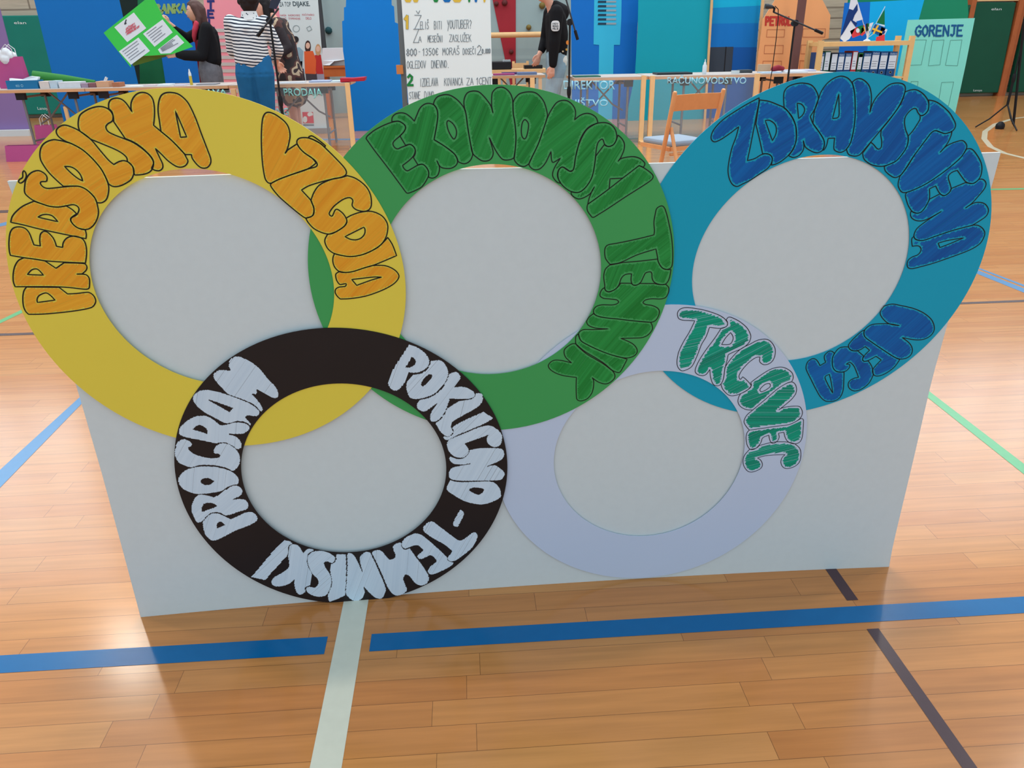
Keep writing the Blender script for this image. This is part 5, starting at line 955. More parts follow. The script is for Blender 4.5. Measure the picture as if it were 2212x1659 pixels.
pale_j = fabric('pale_denim', (128, 152, 166), 1.15, .3, 10)
blob([[((bx + .04, by + s*.07, .98), .118), ((bx + .04, by + s*.08, .84), .118), ((bx + s*.02, by + s*.1, .5), .088), ((bx + .05, by + s*.11, .1), .065)] for s in (-1, 1)] + [[((bx + .04, by, .98), .11), ((bx + .04, by, .88), .1)]], 'jeans', pale_j, P, .01, 3)
blob([[((bx + .055, by - .065, .93), .120), ((bx + .055, by - .065, .90), .118)], [((bx + .055, by + .065, .93), .120), ((bx + .055, by + .065, .90), .118)]], 'tshirt_hem', fabric('white_cotton', (206, 206, 200)), P, .011, 3)
F, L, U = ax
blob([[(hd + U*.05 - F*.015, .092), (hd - U*.0 - F*.05, .082), (hd - U*.06 - F*.06, .055)], [(hd + U*.10 + F*.04, .04)]], 'hair', mat('boy_hair', (58, 42, 36), .7, noise=.2, nscale=40), P, .009, 3)
bc = at(1200, 56, by - .33)
mb = MB(); th = np.linspace(0, 2*math.pi, 24, endpoint=False); cs = lambda a: math.copysign(abs(math.cos(a))**.6, math.cos(a)); sn = lambda a: math.copysign(abs(math.sin(a))**.6, math.sin(a))
mb.prism([bc + np.array([.048*cs(a), 0, .056*sn(a)]) for a in th], (0, -.002, 0), (0, .03, 0)); mb.build('sleeve_badge', mat('white_patch', (214, 220, 224), .7, k=1.1), P)
mb = MB()
for j, s_ in enumerate(('HOV', 'ROVO', 'POLJE')): pen_text(mb, s_, 1194, 53 + j*5.5, 1207, 53 + j*5.5, 3.6, by - .332, .004, off=.004, jit=0)
mb.build('badge_print', mat('badge_ink', (50, 60, 70), .7), P)
for (px, py, r, c) in ((1227, 92, .024, (226, 140, 60)), (1224, 107, .012, (206, 160, 70)), (1216, 111, .010, (214, 200, 170))):
    c0 = at(px, py, by - .19); MB().tube([c0 + np.array([0, .03, 0]), c0 - np.array([0, .004, 0])], r, 12).build('printed_mark', mat('print_%d' % c[1], c, .7), P)
for s in (-1, 1): shoe(P, (bx + .05, by + s*.11, 0), fb, mat('white_shoe', (206, 206, 204), .6))
# ------------------------------------------------------------------ white poster on its grey stand
YW = 9.9
t = thing('white_poster', 'tall white handwritten poster with coloured numbers 1 and 2 between blue tower and boy', 'poster', tuple(at(970, 150, YW)))
tl, tr_ = at(868, 0, YW), at(1058, 0, YW); bl_ = at(881, 226, YW)
MB().box((tl[0] - .005, YW, .16), (tr_[0] + .005, YW + .012, 1.80)).build('board', mat('poster_white', (206, 218, 222), .65, noise=.02, nscale=3, k=1.3), t)
pc = mat('pencil_grey', (120, 134, 142), .8); yb, gb, bb = mat('yellow_bubble', (222, 190, 72), .6), mat('green_bubble', (20, 138, 66), .6), mat('blue_bubble', (0, 110, 190), .6)
def line(s_, x0, y0, x1, y1, h, w=.006):
    mb = MB(); pen_text(mb, s_, x0, y0, x1, y1, h, YW, w, jit=.04, gap=.22); mb.build('lettering', pc, t)
line('Ž', 896, 63, 914, 63, 30, .007); line('ELIŠ', 908, 63, 927, 63, 16); line('BITI', 938, 63, 956, 63, 17); line('YOUTUBER?', 966, 62, 1020, 61, 18)
line('Z', 893, 92, 908, 92, 29, .007); line('A', 904, 91, 912, 91, 12); line('MESEČNI', 924, 91, 958, 91, 14); line('ZASLUŽEK', 971, 90, 1019, 90, 15)
line('800', 878, 121, 902, 120, 15, .009); line('-', 904, 118, 909, 118, 14); line('1350€', 912, 120, 948, 119, 15, .007); line('MORAŠ', 956, 119, 994, 118, 15); line('DOSEČI', 1000, 118, 1030, 117, 13); line('2', 1031, 118, 1043, 118, 20, .008); line('0.000', 1041, 116, 1060, 115, 10, .008)
line('OGLEDOV', 879, 148, 921, 147, 16); line('DNEVNO.', 932, 147, 972, 146, 16)
line('IZDELAVA', 907, 187, 947, 185, 17); line('KOVANCA', 960, 185, 1001, 184, 16); line('ZA', 1008, 184, 1024, 183, 15); line('1CENT', 1028, 183, 1063, 182, 15, .007)
line('STANE', 884, 214, 909, 213, 15); line('DINO', 917, 213, 938, 212, 15)
def bubble(s_, x0, y0, x1, y1, h, m, w=.028):
    mb = MB(); pen_text(mb, s_, x0, y0, x1, y1, h, YW, w*1.25, jit=0, off=.0025, gap=.1); mb.build('bubble_outline', mat('grey_outline', (120, 130, 120), .7), t)
    mb = MB(); pen_text(mb, s_, x0, y0, x1, y1, h, YW, w, jit=0, off=.008, gap=.1); mb.build('bubble_number', m, t)
bubble('1', 872, 61, 886, 61, 26, yb, .026); bubble('2', 881, 184, 893, 184, 22, gb, .022)
for m, x0, x1 in ((yb, 874, 889), (yb, 892, 904), (gb, 936, 947), (bb, 957, 974), (yb, 978, 997), (gb, 1011, 1016), (bb, 1025, 1031), (yb, 1044, 1049)):
    q = [at(x0, -14, YW), at(x0, 0, YW), at(x0 + (x1 - x0)*.2, 5, YW), at(x0 + (x1 - x0)*.8, 5, YW), at(x1, 0, YW), at(x1, -14, YW)]
    MB().prism([p - np.array([0, .003, 0]) for p in q], (0, -.001, 0), (0, .001, 0)).build('heading_stroke', m, t)
gm = mat('grey_stand', (104, 110, 112), .5, .1)
st = thing('display_stand', 'grey display stand with angled legs behind the white poster', 'stand', (tl[0], YW + .25, 0))
for x in (tl[0] - .06, tr_[0] - .2): MB().bar((x, YW + .10, 0), (x + .03, YW + .10, 1.9), .06, .05).build('upright', gm, st)
MB().bar((tl[0] - .06, YW + .10, .95), (tr_[0] - .2, YW + .10, .95), .04).build('crossbar', gm, st); MB().bar((tl[0] - .06, YW + .10, .45), (tr_[0] - .2, YW + .10, .45), .04).build('crossbar', gm, st)
for x in (tl[0] - .06, tr_[0] - .2): MB().bar((x, YW - .02, .03), (x, YW + .5, .03), .05, .05).build('foot', gm, st)
a = at(866, 150, YW + .1); MB().box((a[0] - .05, YW + .05, a[2] - .05), (a[0] + .03, YW + .13, a[2] + .05)).build('clamp', mat('orange_wood', (206, 130, 70), .5), st)
# ------------------------------------------------------------------ roll-up banner
YB = 11.35
t = thing('rollup_banner', 'white roll-up banner with four printed students and a red square emblem', 'banner', tuple(at(672, 285, YB)*np.array([1, 1, 0])))
bq = quadpx([(597, -24), (685, -24), (709, 284), (636, 284)], YB); bq[2][2] = bq[3][2] = .07
MB().prism(bq, (0, -.001, 0), (0, .002, 0)).build('banner_sheet', mat('banner_white', (204, 212, 212), .5, k=1.15), t)
MB().box((bq[3][0] - .03, YB - .06, 0), (bq[2][0] + .03, YB + .08, .07)).build('base', alu, t); MB().tube([((bq[2][0]+bq[3][0])/2, YB + .04, .06), ((bq[0][0]+bq[1][0])/2, YB + .03, bq[0][2])], .012).build('pole', alu, t)
dk, rd = mat('banner_grey', (62, 78, 84), .6), mat('banner_red', (196, 62, 84), .6)
type_text('lettering', 'ZA TOP', 604, 4, 629, 14, YB, dk, t, bold=0); type_text('lettering', 'DIJAKE.', 633, 3, 670, 13, YB, dk, t, bold=.02)
type_text('lettering', 'NAJVEČJE', 604, -12, 672, -3, YB, dk, t)
for s_, x0, y0, x1, y1 in (('NAŠA', 606, 31, 619, 35), ('MOČ', 608, 38, 619, 42), ('KADROVSKE', 623, 31, 648, 35), ('ŠTIPENDIJE', 624, 38, 649, 42), ('POČITNIŠKO', 653, 30, 679, 34), ('DELO', 661, 37, 673, 42)): type_text('lettering', s_, x0, y0, x1, y1, YB, rd, t, off=.004)
lg = mat('icon_grey', (140, 154, 156), .6)
for cx_, cy_, r, nn in ((614, 58, 4.5, 14), (640, 62, 7, 14), (668, 62, 6, 4)):
    q = [at(cx_ + r*math.cos(a), cy_ + r*math.sin(a), YB) - np.array([0, .003, 0]) for a in np.linspace(.3, .3 + 2*math.pi, nn + 1)]; mb = MB(); flat_line(mb, q, .007); mb.build('icon', lg, t)
def printed(pts, c, name='printed_student'):
    MB().prism(quadpx(pts, YB - .003 - .0004*len(t.children) % .004), (0, -.0008, 0), (0, .0004, 0)).build(name, mat('print_%d_%d_%d' % c, c, .6, k=1.1), t)
def oval(cx_, cy_, rx, ry): return [(cx_ + rx*math.cos(a), cy_ + ry*math.sin(a)) for a in np.linspace(0, 2*math.pi, 16, endpoint=False)]
def student(cx_, hy, hr, hair, top, topc, legs, legc, longhair):
    if longhair: printed(oval(cx_, hy + hr*.6, hr*1.0, hr*2.1), hair, 'printed_hair')
    else: printed(oval(cx_, hy - hr*.4, hr*1.05, hr*1.05), hair, 'printed_hair')
    printed(oval(cx_, hy + hr*.25, hr*.72, hr*1.05), (222, 178, 156), 'printed_face')
    printed(legs, legc, 'printed_legs'); printed(top, topc, 'printed_top')
student(624, 94, 5.5, (52, 38, 40), [(618, 107), (630, 105), (632, 150), (619, 152)], (62, 46, 76), [(619, 150), (632, 148), (634, 190), (642, 206), (638, 207), (628, 190)], (112, 150, 190), True)
student(638, 88, 7, (40, 36, 40), [(631, 104), (647, 102), (655, 110), (653, 140), (650, 156), (632, 154)], (142, 170, 184), [(632, 153), (656, 148), (661, 190), (664, 212), (656, 212), (650, 176), (648, 206), (640, 206)], (38, 62, 108), False)
student(665, 97, 6.5, (66, 40, 36), [(657, 111), (676, 110), (683, 130), (682, 160), (659, 159)], (222, 96, 50), [(660, 159), (684, 159), (690, 190), (690, 204), (664, 204)], (70, 62, 70), True)
student(687, 104, 6, (196, 148, 106), [(680, 119), (693, 118), (699, 160), (683, 161)], (188, 46, 44), [(684, 160), (700, 160), (703, 205), (690, 205)], (150, 150, 170), True)
printed([(660, 120), (677, 122), (676, 136), (659, 133)], (84, 80, 140), 'printed_book'); printed([(643, 133), (653, 132), (653, 155), (640, 158)], (30, 118, 160), 'printed_folder')
printed([(653, 242), (676, 242), (678, 266), (655, 266)], (206, 62, 76), 'printed_emblem'); printed(oval(670, 247, 6, 5), (214, 218, 216), 'emblem_cutout'); printed(oval(659, 258, 5, 7), (214, 218, 216), 'emblem_cutout')
printed([(667, 252), (675, 249), (672, 257), (666, 263), (663, 257)], (206, 62, 76), 'printed_emblem'); printed([(655, 269), (678, 269), (678, 271), (655, 271)], (70, 74, 90), 'emblem_caption')
# ------------------------------------------------------------------ wooden bench with a white sheet beside the banner, bench with the sound mixer
o = thing('wooden_bench', 'orange brown wooden bench under the white sheet by the climbing wall', 'bench', tuple(at(725, 160, 13.6)*np.array([1, 1, 0])))
a, b = at(692, 143, 13.4), at(757, 143, 13.4); bw = mat('orange_bench', (186, 104, 52), .5, noise=.12, nscale=8)
MB().box((a[0], 13.4, a[2] - .03), (b[0], 13.75, a[2])).build('seat', bw, o); MB().box((a[0], 13.42, a[2] - .16), (b[0], 13.46, a[2] - .031)).build('apron', bw, o)
for x in (a[0] + .05, b[0] - .05): MB().box((x - .03, 13.45, 0), (x + .03, 13.7, a[2] - .031)).build('leg', bw, o)
o = thing('paper_box', 'flat white open box lying on the orange bench', 'box', tuple(at(720, 142, 13.45)))
a, b = at(696, 104, 13.45), at(746, 103, 13.45); c = at(696, 131, 13.45); d = at(698, 141, 13.45)
MB().prism([a, b, at(745, 129, 13.45), c], (0, 0, 0), (0, .25, 0)).build('box_body', pap, o); MB().prism([c, at(745, 129, 13.45), at(722, 132, 13.42), at(712, 141, 13.41), d], (0, 0, 0), (0, .01, 0)).build('open_flap', pap, o); MB().box((a[0], 13.46, at(700, 142, 13.5)[2]), (b[0], 13.7, c[2])).build('lower_tray', mat('grey_tray', (150, 160, 164), .6), o)
o = thing('low_table', 'plain wooden table carrying the sound mixer before the climbing wall', 'table', tuple(at(1120, 160, 12.6)*np.array([1, 1, 0])))
a, b = at(1030, 152, 12.4), at(1182, 151, 12.4)
MB().box((a[0], 12.4, a[2] - .05), (b[0], 12.9, a[2])).build('tabletop', pale_wood, o)
for x in (a[0] + .1, at(1078, 160, 12.4)[0], at(1090, 160, 12.4)[0], b[0] - .1): MB().box((x - .025, 12.45, 0), (x + .025, 12.5, a[2] - .05)).build('leg', pale_wood, o)
o = thing('sound_mixer', 'black sound mixer on the wooden table beside the white poster', 'mixer', tuple(at(1083, 150, 12.5)))
p, q = at(1062, 150, 12.45), at(1105, 133, 12.45); MB().box((p[0], 12.45, a[2]), (q[0], 12.75, q[2])).build('case', mat('black_case', (24, 24, 30), .5), o, bevel=.01)
for i in range(5): x = at(1088 + i*3.4, 134, 12.45)[0]; MB().lathe((x, 12.5, q[2]), [(.012, 0), (.012, .02), (.008, .028)], 8).build('knob', mat('pale_knob', (170, 176, 180), .5), o)
o = thing('wooden_chair', 'small pale wooden chair behind the mixer table', 'chair', tuple(at(1125, 150, 13.2)*np.array([1, 1, 0])))
p, q = at(1107, 148, 13.2), at(1139, 136, 13.2)
MB().box((p[0], 13.2, p[2] - .02), (q[0], 13.23, q[2])).build('backrest', pale_wood, o); MB().box((p[0], 13.24, .43), (q[0], 13.6, .46)).build('seat', pale_wood, o)
for x in (p[0] + .02, at(1140, 133, 13.2)[0]): MB().box((x - .02, 13.23, 0), (x + .02, 13.27, at(1140, 132, 13.2)[2])).build('leg', pale_wood, o); MB().box((x - .02, 13.56, 0), (x + .02, 13.6, .43)).build('leg', pale_wood, o)
# ------------------------------------------------------------------ microphone stands
blk = mat('black_metal', (22, 22, 26), .45, .2); dgrey = mat('dark_grey_metal', (58, 62, 68), .45, .2)
def mic_stand(label, foot, clutch, boom_a, boom_b, Y, mic=None, pole_m=None):
    c = at(*clutch, Y); x = c[0]
    t = thing('microphone_stand', label, 'microphone stand', (x, Y, 0)); pm_ = pole_m or blk
    MB().tube([(x, Y, .28), (x, Y, .62)], .016).build('lower_pole', pm_, t); MB().tube([(x, Y, .60), (x, Y, c[2])], .011).build('upper_pole', pm_, t)
    for k in range(3):
        a = k*2.094 + .5; MB().tube([(x, Y, .3), (x + .16*math.cos(a), Y + .16*math.sin(a), .12), (x + .30*math.cos(a), Y + .30*math.sin(a), .012)], .009).build('leg', pm_, t)
    MB().lathe((x, Y, .56), [(.02, 0), (.024, .03), (.024, .07), (.018, .1)], 10).build('collar', pm_, t)
    MB().tube([c - np.array([0, .03, 0]), c + np.array([0, .03, 0])], .035, 12).build('clutch', pm_, t)
    if boom_a:
        a, b = at(*boom_a, Y - .03), at(*boom_b, Y - .03); MB().tube([a, b], .009).build('boom', dgrey if not mic else pm_, t); d = (b - a)/np.linalg.norm(b - a); MB().tube([b - d*.10, b], .017).build('counterweight', pm_, t)
    return t
t = mic_stand('black boom microphone stand with microphone and hanging cable before the orange house', None, (1717, 50), (1671, 26), (1777, 72), 9.35)
a, b = at(1653, 13, 9.32), at(1668, 15, 9.32); MB().tube([a, a + (b-a)*.35, b], [.024, .027, .019], 12).build('microphone', dgrey, t); MB().tube([b, at(1673, 18, 9.32), at(1671, 27, 9.32)], [.016, .014, .010]).build('clip', blk, t)
MB().tube([at(1674, 13, 9.3), at(1681, 20, 9.3), at(1681, 40, 9.29), at(1676, 90, 9.29), at(1668, 150, 9.29), at(1660, 200, 9.29), at(1650, 300, 9.29)], .005, 8).build('cable', blk, t)
t = mic_stand('black microphone stand with phone holder in front of the striped woman', None, (583, 45), (602, 18), (556, 78), 8.75)
a = at(594, 10, 8.7); MB().prism(quadpx([(581, 17), (587, -8), (606, -2), (596, 20)], 8.7), (0, 0, 0), (0, .03, 0)).build('phone_holder', mat('dark_blue_plastic', (40, 46, 66), .4), t)
t = mic_stand('black microphone stand beside the boy in the black hoodie', None, (1231, 48), (1222, -4), (1248, 86), 9.3, pole_m=blk)
t = mic_stand('black stand at the right edge in front of the dark green mats', None, (2216, 60), None, None, 9.9)
MB().lathe((t.location[0] - .03, 9.9, .0), [(.05, 0), (.055, .03), (.05, .06), (.02, .09)], 12).build('wheel_base', blk, t); MB().tube([at(2213, 40, 9.9), at(2189, 268, 9.9)], .016).build('tilted_pole', blk, t)
o = MB().prism([np.array([7.42, 9.0, .02]), np.array([7.9, 9.0, .02]), np.array([7.9, 9.0, .6]), np.array([7.46, 9.0, .56])], (0, 0, 0), (0, .5, 0)).build('storage_box', mat('grey_box', (180, 184, 190), .6), None, bevel=.01); tag(o, 'grey box cut off by the right edge of the picture', 'box')
# ------------------------------------------------------------------ folding chair
t = thing('folding_chair', 'pale wooden folding chair with grey cushion standing before the film screen', 'chair', (1.65, 6.1, 0))
chw = mat('beech_wood', (214, 150, 98), .45, noise=.12, nscale=12, k=1.15); r_ = np.array([.415, .17, 0]); fw = np.array([-.36, .90, 0])/np.linalg.norm([-.36, .90])
L0, L1 = np.array([1.555, 5.85, .80]), np.array([1.515, 6.12, 0.012]); R0 = L0 + r_; R1 = L1 + r_
for p, q in ((L0, L1), (R0, R1)): MB().tube([p + (p-q)*.012, p, p + (q-p)*.5, q], [.012, .017, .0175, .016], 12).build('leg', chw, t)
sp_ = lambda s: L0 + (L1 - L0)*s
A = np.array([1.585, 5.99, .385]); rr = r_/np.linalg.norm(r_); s0, s1, s2, s3 = A, A + rr*.36, A + rr*.36 + fw*.38, A + fw*.38
mb = MB()
for p, q in ((s0, s1), (s1, s2), (s2, s3), (s3, s0)): mb.bar(p, q, .026, .03)
mb.build('seat_frame', chw, t)
cu_ = MB().prism([s + np.array([0, 0, .012]) for s in (s0 + rr*.01, s1 - rr*.01, s2, s3)], (0, 0, 0), (0, 0, .045)).build('cushion', mat('grey_blue_cushion', (140, 154, 170), .85, noise=.05, nscale=30, k=1.15), t, bevel=.018)
for s in (0, 1):
    p = sp_(.32) + r_*s + rr*(.03 if s == 0 else -.03); q = np.array([p[0] - .0, p[1], 0]) - fw*.22; q[2] = .012; MB().tube([p, q], .014, 12).build('rear_leg', chw, t)
mb = MB(); n_ = 10
for k in range(n_ + 1):
    f = k/n_; bow = .035*(1 - (2*f - 1)**2)
    for zz, tt in ((.02, 0), (.17, 0), (.17, 1), (.02, 1)): p = sp_(zz) + r_*f + fw*(bow + (.009 if tt else -.0)) ; mb.v.append(tuple(p))
for k in range(n_):
    for e_ in range(4): mb.f.append([k*4 + e_, k*4 + (e_+1) % 4, (k+1)*4 + (e_+1) % 4, (k+1)*4 + e_]); mb.m.append(0)
mb.f += [[0, 1, 2, 3], [n_*4 + 3, n_*4 + 2, n_*4 + 1, n_*4]]; mb.m += [0, 0]
mb.build('backrest', chw, t, bevel=.003)
MB().tube([s0 - np.array([0, 0, .04]), s1 - np.array([0, 0, .04])], .010).build('stretcher', chw, t)
# ------------------------------------------------------------------ binder rack
YR = 10.95
t = thing('binder_rack', 'open pine rack holding a row of ring binders and small flags', 'shelf', tuple(at(1868, 165, YR)*np.array([1, 1, 0])))
pine = mat('rack_pine', (218, 178, 120), .5, noise=.08, nscale=12, k=1.12)
xl, xr = at(1773, 95, YR)[0], at(1970, 85, YR)[0]; zt = 1.05; zs = .60
for x in (xl, xr): 
    for y in (YR, YR + .36): MB().box((x - .035, y - .02, 0), (x + .035, y + .02, zt + (.06 if x == xr else .02))).build('post', pine, t)
    MB().box((x - .012, YR + .0205, zt - .05), (x + .012, YR + .3395, zt - .01)).build('side_rail', pine, t)
MB().box((xl + .0355, YR - .02, zt - .055), (xr - .0355, YR + .38, zt)).build('top_board', pine, t); MB().box((xl + .0355, YR - .02, zs - .02), (xr - .0355, YR + .38, zs)).build('shelf_board', pine, t)
bcol = {'b': mat('binder_blue', (14, 70, 128), .5), 'g': mat('binder_green', (10, 84, 62), .5), 'r': mat('binder_red', (170, 50, 60), .5), 'k': mat('binder_black', (34, 50, 66), .5)}
lab_m = mat('binder_label', (196, 208, 220), .6, k=1.15); lp_g = mat('label_green', (60, 150, 66), .6); lb_b = mat('label_blue', (40, 100, 160), .6); hole_m = mat('finger_hole', (10, 12, 16), .5)
BND = [('b', 1771, 1785, 114, 'first binder from the left, blue with white label'), ('g', 1785, 1798.5, 111, 'second binder from the left, tall with green foot'), ('k', 1799, 1814, 115, 'third binder from the left, black with dark cap'), ('b', 1814, 1829, 114.5, 'fourth binder from the left, blue with short label text'), ('b', 1829, 1844, 114.5, 'fifth binder from the left, blue with a drawing on its label'), ('r', 1845, 1857.5, 110.5, 'red binder standing in the middle of the row'), ('g', 1857.5, 1868.5, 115, 'narrow binder with a bright green cap right of the red binder'), ('b', 1869, 1886.5, 114, 'fourth binder from the right, blue'), ('b', 1887, 1905, 111, 'third binder from the right, blue with blank label'), ('b', 1905.5, 1923, 112, 'second binder from the right, blue'), ('b', 1924, 1943, 112, 'rightmost binder on the rack, blue')]
for key, x0, x1, yt, lab in BND:
    a, b = at(x0, yt, YR), at(x1, yt, YR); w = b[0] - a[0]; zt_ = a[2]; xa, xb = a[0] + .003, b[0] - .003; yb_ = YR + .03
    o = thing('ring_binder', lab, 'binder', ((xa + xb)/2, yb_ + .13, zs), 'ring binders on the pine rack')
    MB().box((xa, yb_, zs + .0005), (xb, yb_ + .26, zt_)).build('cover', bcol[key], o, bevel=.004)
    zl = zs + .10; MB().box((xa + .008, yb_ - .002, zl), (xb - .008, yb_ + .0005, zt_ - (.045 if key == 'b' else .012))).build('label', lab_m, o)
    xm = (xa + xb)/2; MB().tube([(xm, yb_ + .001, zs + .055), (xm, yb_ - .002, zs + .055)], .014, 14).build('finger_hole', hole_m, o); MB().tube([(xm, yb_ + .001, zs + .055), (xm, yb_ - .001, zs + .055)], .018, 14).build('hole_ring', alu, o)
    if key == 'b':
        MB().box((xa + .008, yb_ - .002, zt_ - .043), (xb - .008, yb_ + .0005, zt_ - .008)).build('brand_strip', lb_b, o)
        c0 = type_text('printed_mark', 'Oxford', 0, 0, 10, 10, yb_, lab_m, o); me = c0.data; co = np.array([v.co[:] for v in me.vertices]); mn, mx2 = co.min(0), co.max(0); q = (co - mn)/np.maximum(mx2 - mn, 1e-6)
        wl_ = world_loc(o); P_ = np.stack([xa + .012 + q[:, 0]*(xb - xa - .024), np.full(len(q), yb_ - .004), zt_ - .036 + q[:, 2]*.022], 1) - np.array(wl_); me.vertices.foreach_set('co', P_.ravel()); me.update()
    if 'green cap' in lab: MB().box((xa + .006, yb_ - .002, zt_ - .05), (xb - .006, yb_ - .0, zt_ - .004)).build('brand_strip', lp_g, o)
    for k in range(3): z_ = zt_ - .13 - k*.03; MB().box((xa + .016, yb_ - .0032, z_), (xb - random.uniform(.016, .03), yb_ - .0022, z_ + .006)).build('label_line', ink, o)
# ------------------------------------------------------------------ little flags in a white holder on the rack
YF = 11.12; fx = at(1872, 92, YF)[0]
o = thing('flag_holder', 'small white flag holder on top of the pine rack', 'holder', (fx, YF, zt))
MB().lathe((fx, YF, zt), [(.05, 0.001), (.045, .012), (.012, .03), (.014, .13), (.03, .18), (.026, .18), (.01, .13)], 14).build('cup', mat('white_plastic', (214, 218, 222), .4), o)
wp = mat('white_stick', (216, 220, 224), .5)
fc = {k: mat('flag_' + k, v, .7, k=1.1) for k, v in dict(white=(214, 220, 232), navy=(10, 50, 116), red=(206, 58, 66), green=(10, 110, 62), yellow=(230, 180, 60), black=(24, 26, 30), swblue=(20, 84, 150)).items()}
def flag(label, stick, fields):
    a, b = at(*stick[0], YF), at(*stick[1], YF); o = thing('table_flag', label, 'flag', tuple(a), 'table flags in the white holder')
    MB().tube([a, b], .004, 8).build('stick', wp, o)
    for i, (pts, c) in enumerate(fields):
        P_ = [at(x, y, YF - .012 - .004*i) for x, y in pts]; MB().prism(P_, (0, -.001, 0), (0, .001, 0)).build('flag_field', fc[c], o)
flag('large white flag with a dark blue cross, hanging left', ((1874, 80), (1848, -6)), [([(1838, -4), (1851, -2), (1864, 42), (1850, 46), (1848, 60), (1835, 84), (1824, 91), (1815, 83), (1830, 40)], 'white'), ([(1834, 19), (1843, 22), (1852, 8), (1853, 22), (1846, 33), (1842, 44), (1852, 50), (1848, 58), (1838, 44), (1820, 74), (1816, 78), (1829, 33)], 'navy')])
flag('small red and green flag with a round crest left of the holder', ((1874, 82), (1866, 56)), [([(1836, 67), (1852, 58), (1860, 75), (1842, 82)], 'red'), ([(1852, 58), (1864, 54), (1867, 66), (1859, 74)], 'green'), (oval(1853, 66, 4, 5), 'white')])
flag('small red and yellow striped flag close to the holder', ((1874, 82), (1867, 53)), [([(1861, 56), (1867, 54), (1869, 72), (1862, 78), (1858, 74)], 'red'), ([(1861, 61), (1868, 58), (1868.5, 67), (1860, 72)], 'yellow')])
flag('folded black, white and green flag standing above the holder', ((1873, 82), (1874, 50)), [([(1870, 52), (1874, 50), (1875, 66), (1871, 68)], 'black'), ([(1874, 50), (1878, 51), (1877, 66), (1875, 67)], 'green'), ([(1878, 51), (1887, 48), (1880, 66), (1876, 68)], 'white')])
flag('small blue flag with a yellow cross right of the holder', ((1874, 82), (1890, 52)), [([(1890, 52), (1914, 60), (1903, 80), (1882, 68)], 'swblue'), ([(1895, 54), (1899, 55), (1888, 74), (1885, 72)], 'yellow'), ([(1886, 60), (1906, 68), (1905, 72), (1884, 64)], 'yellow')])
flag('small pale and dark flag partly behind the yellow cross flag', ((1874, 82), (1908, 58)), [([(1904, 58), (1917, 64), (1908, 82), (1898, 78)], 'white'), ([(1907, 66), (1913, 68), (1909, 74), (1903, 71)], 'navy')])
flag('green, white and red flag on a white frame, upper right', ((1892, 52), (1912, 14)), [([(1911, 20), (1911, 54), (1894, 49)], 'green'), ([(1911, 54), (1911, 58), (1892, 51)], 'white'), ([(1893, 80), (1911, 74), (1911, 93), (1891, 93)], 'red')])
# ------------------------------------------------------------------ things on and under the tables
TH = .735
pink = mat('pink_paper_bag', (168, 70, 124), .6, noise=.08, nscale=6, k=1.1); cord_w = mat('white_cord', (206, 208, 212), .7)
def paper_bag(label, px0, px1, pyt, pyb, Y, z0, tilt=0.0, handle=True):
    a, b = at(px0, pyb, Y), at(px1, pyb, Y); zt_ = at(px1, pyt, Y)[2]; w = b[0] - a[0]; d = .14
    t = thing('paper_bag', label, 'bag', ((a[0] + b[0])/2, Y + d/2, z0), 'pink paper bags at the left table')
    P_ = [(a[0], Y, z0), (b[0], Y, z0), (b[0], Y + d, z0), (a[0], Y + d, z0), (a[0] + .01 + tilt, Y + .035, zt_), (b[0] - .01 + tilt, Y + .03, zt_), (b[0] - .01 + tilt, Y + d - .03, zt_), (a[0] + .01 + tilt, Y + d - .035, zt_)]
    MB().add(P_, [(0, 3, 2, 1), (0, 1, 5, 4), (1, 2, 6, 5), (2, 3, 7, 6), (3, 0, 4, 7)]).build('bag_body', pink, t)
    if handle:
        for yy in (Y + .035, Y + d - .035):
            xs = a[0] + w*.55 + tilt; MB().tube([(xs - w*.2, yy, zt_ - .01), (xs - w*.19, yy, zt_ + .08), (xs, yy, zt_ + .13), (xs + w*.19, yy, zt_ + .08), (xs + w*.2, yy, zt_ - .01)], .005, 8).build('handle', cord_w, t)
    return t
t = paper_bag('pink paper bag stuffed with white tissue on the leftmost table', 1, 58, 122, 190, 9.9, TH)
blob([[(at(13, 114, 9.97), .055)], [(at(2, 118, 9.97), .05)], [(at(27, 121, 9.97), .05)], [(at(14, 128, 9.97), .07)]], 'tissue', pap, t, .009, 2)
paper_bag('pink paper bag lying slumped on the floor at far left', 14, 96, 314, 350, 9.2, 0, handle=False)
paper_bag('pink paper bag with white cord handle on the floor behind the table leg', 78, 124, 270, 306, 10.9, 0)
t = thing('tissue_box', 'open blue box with papers beside the pink bag on the leftmost table', 'box', tuple(at(50, 190, 9.72)))
a, b = at(16, 192, 9.72), at(83, 191, 9.72); z1 = at(40, 174, 9.72)[2]; tb = mat('tissue_blue', (20, 104, 150), .5, k=1.1)
mb = MB(); mb.box((a[0], 9.72, TH), (b[0], 9.73, z1)).box((a[0], 9.87, TH), (b[0], 9.88, z1)).box((a[0], 9.73, TH), (a[0] + .01, 9.87, z1)).box((b[0] - .01, 9.73, TH), (b[0], 9.87, z1)).box((a[0] + .01, 9.73, TH), (b[0] - .01, 9.87, TH + .01)); mb.build('box_body', tb, t)
MB().prism([np.array([a[0] + .02, 9.76, z1 - .04]), np.array([b[0] - .03, 9.76, z1 - .04]), np.array([b[0] - .01, 9.80, z1 + .03]), np.array([b[0] - .1, 9.80, z1 + .04]), np.array([b[0] - .2, 9.8, z1 + .008]), np.array([a[0] + .01, 9.8, z1 + .022])], (0, 0, 0), (0, .05, .0)).build('papers', pap, t)
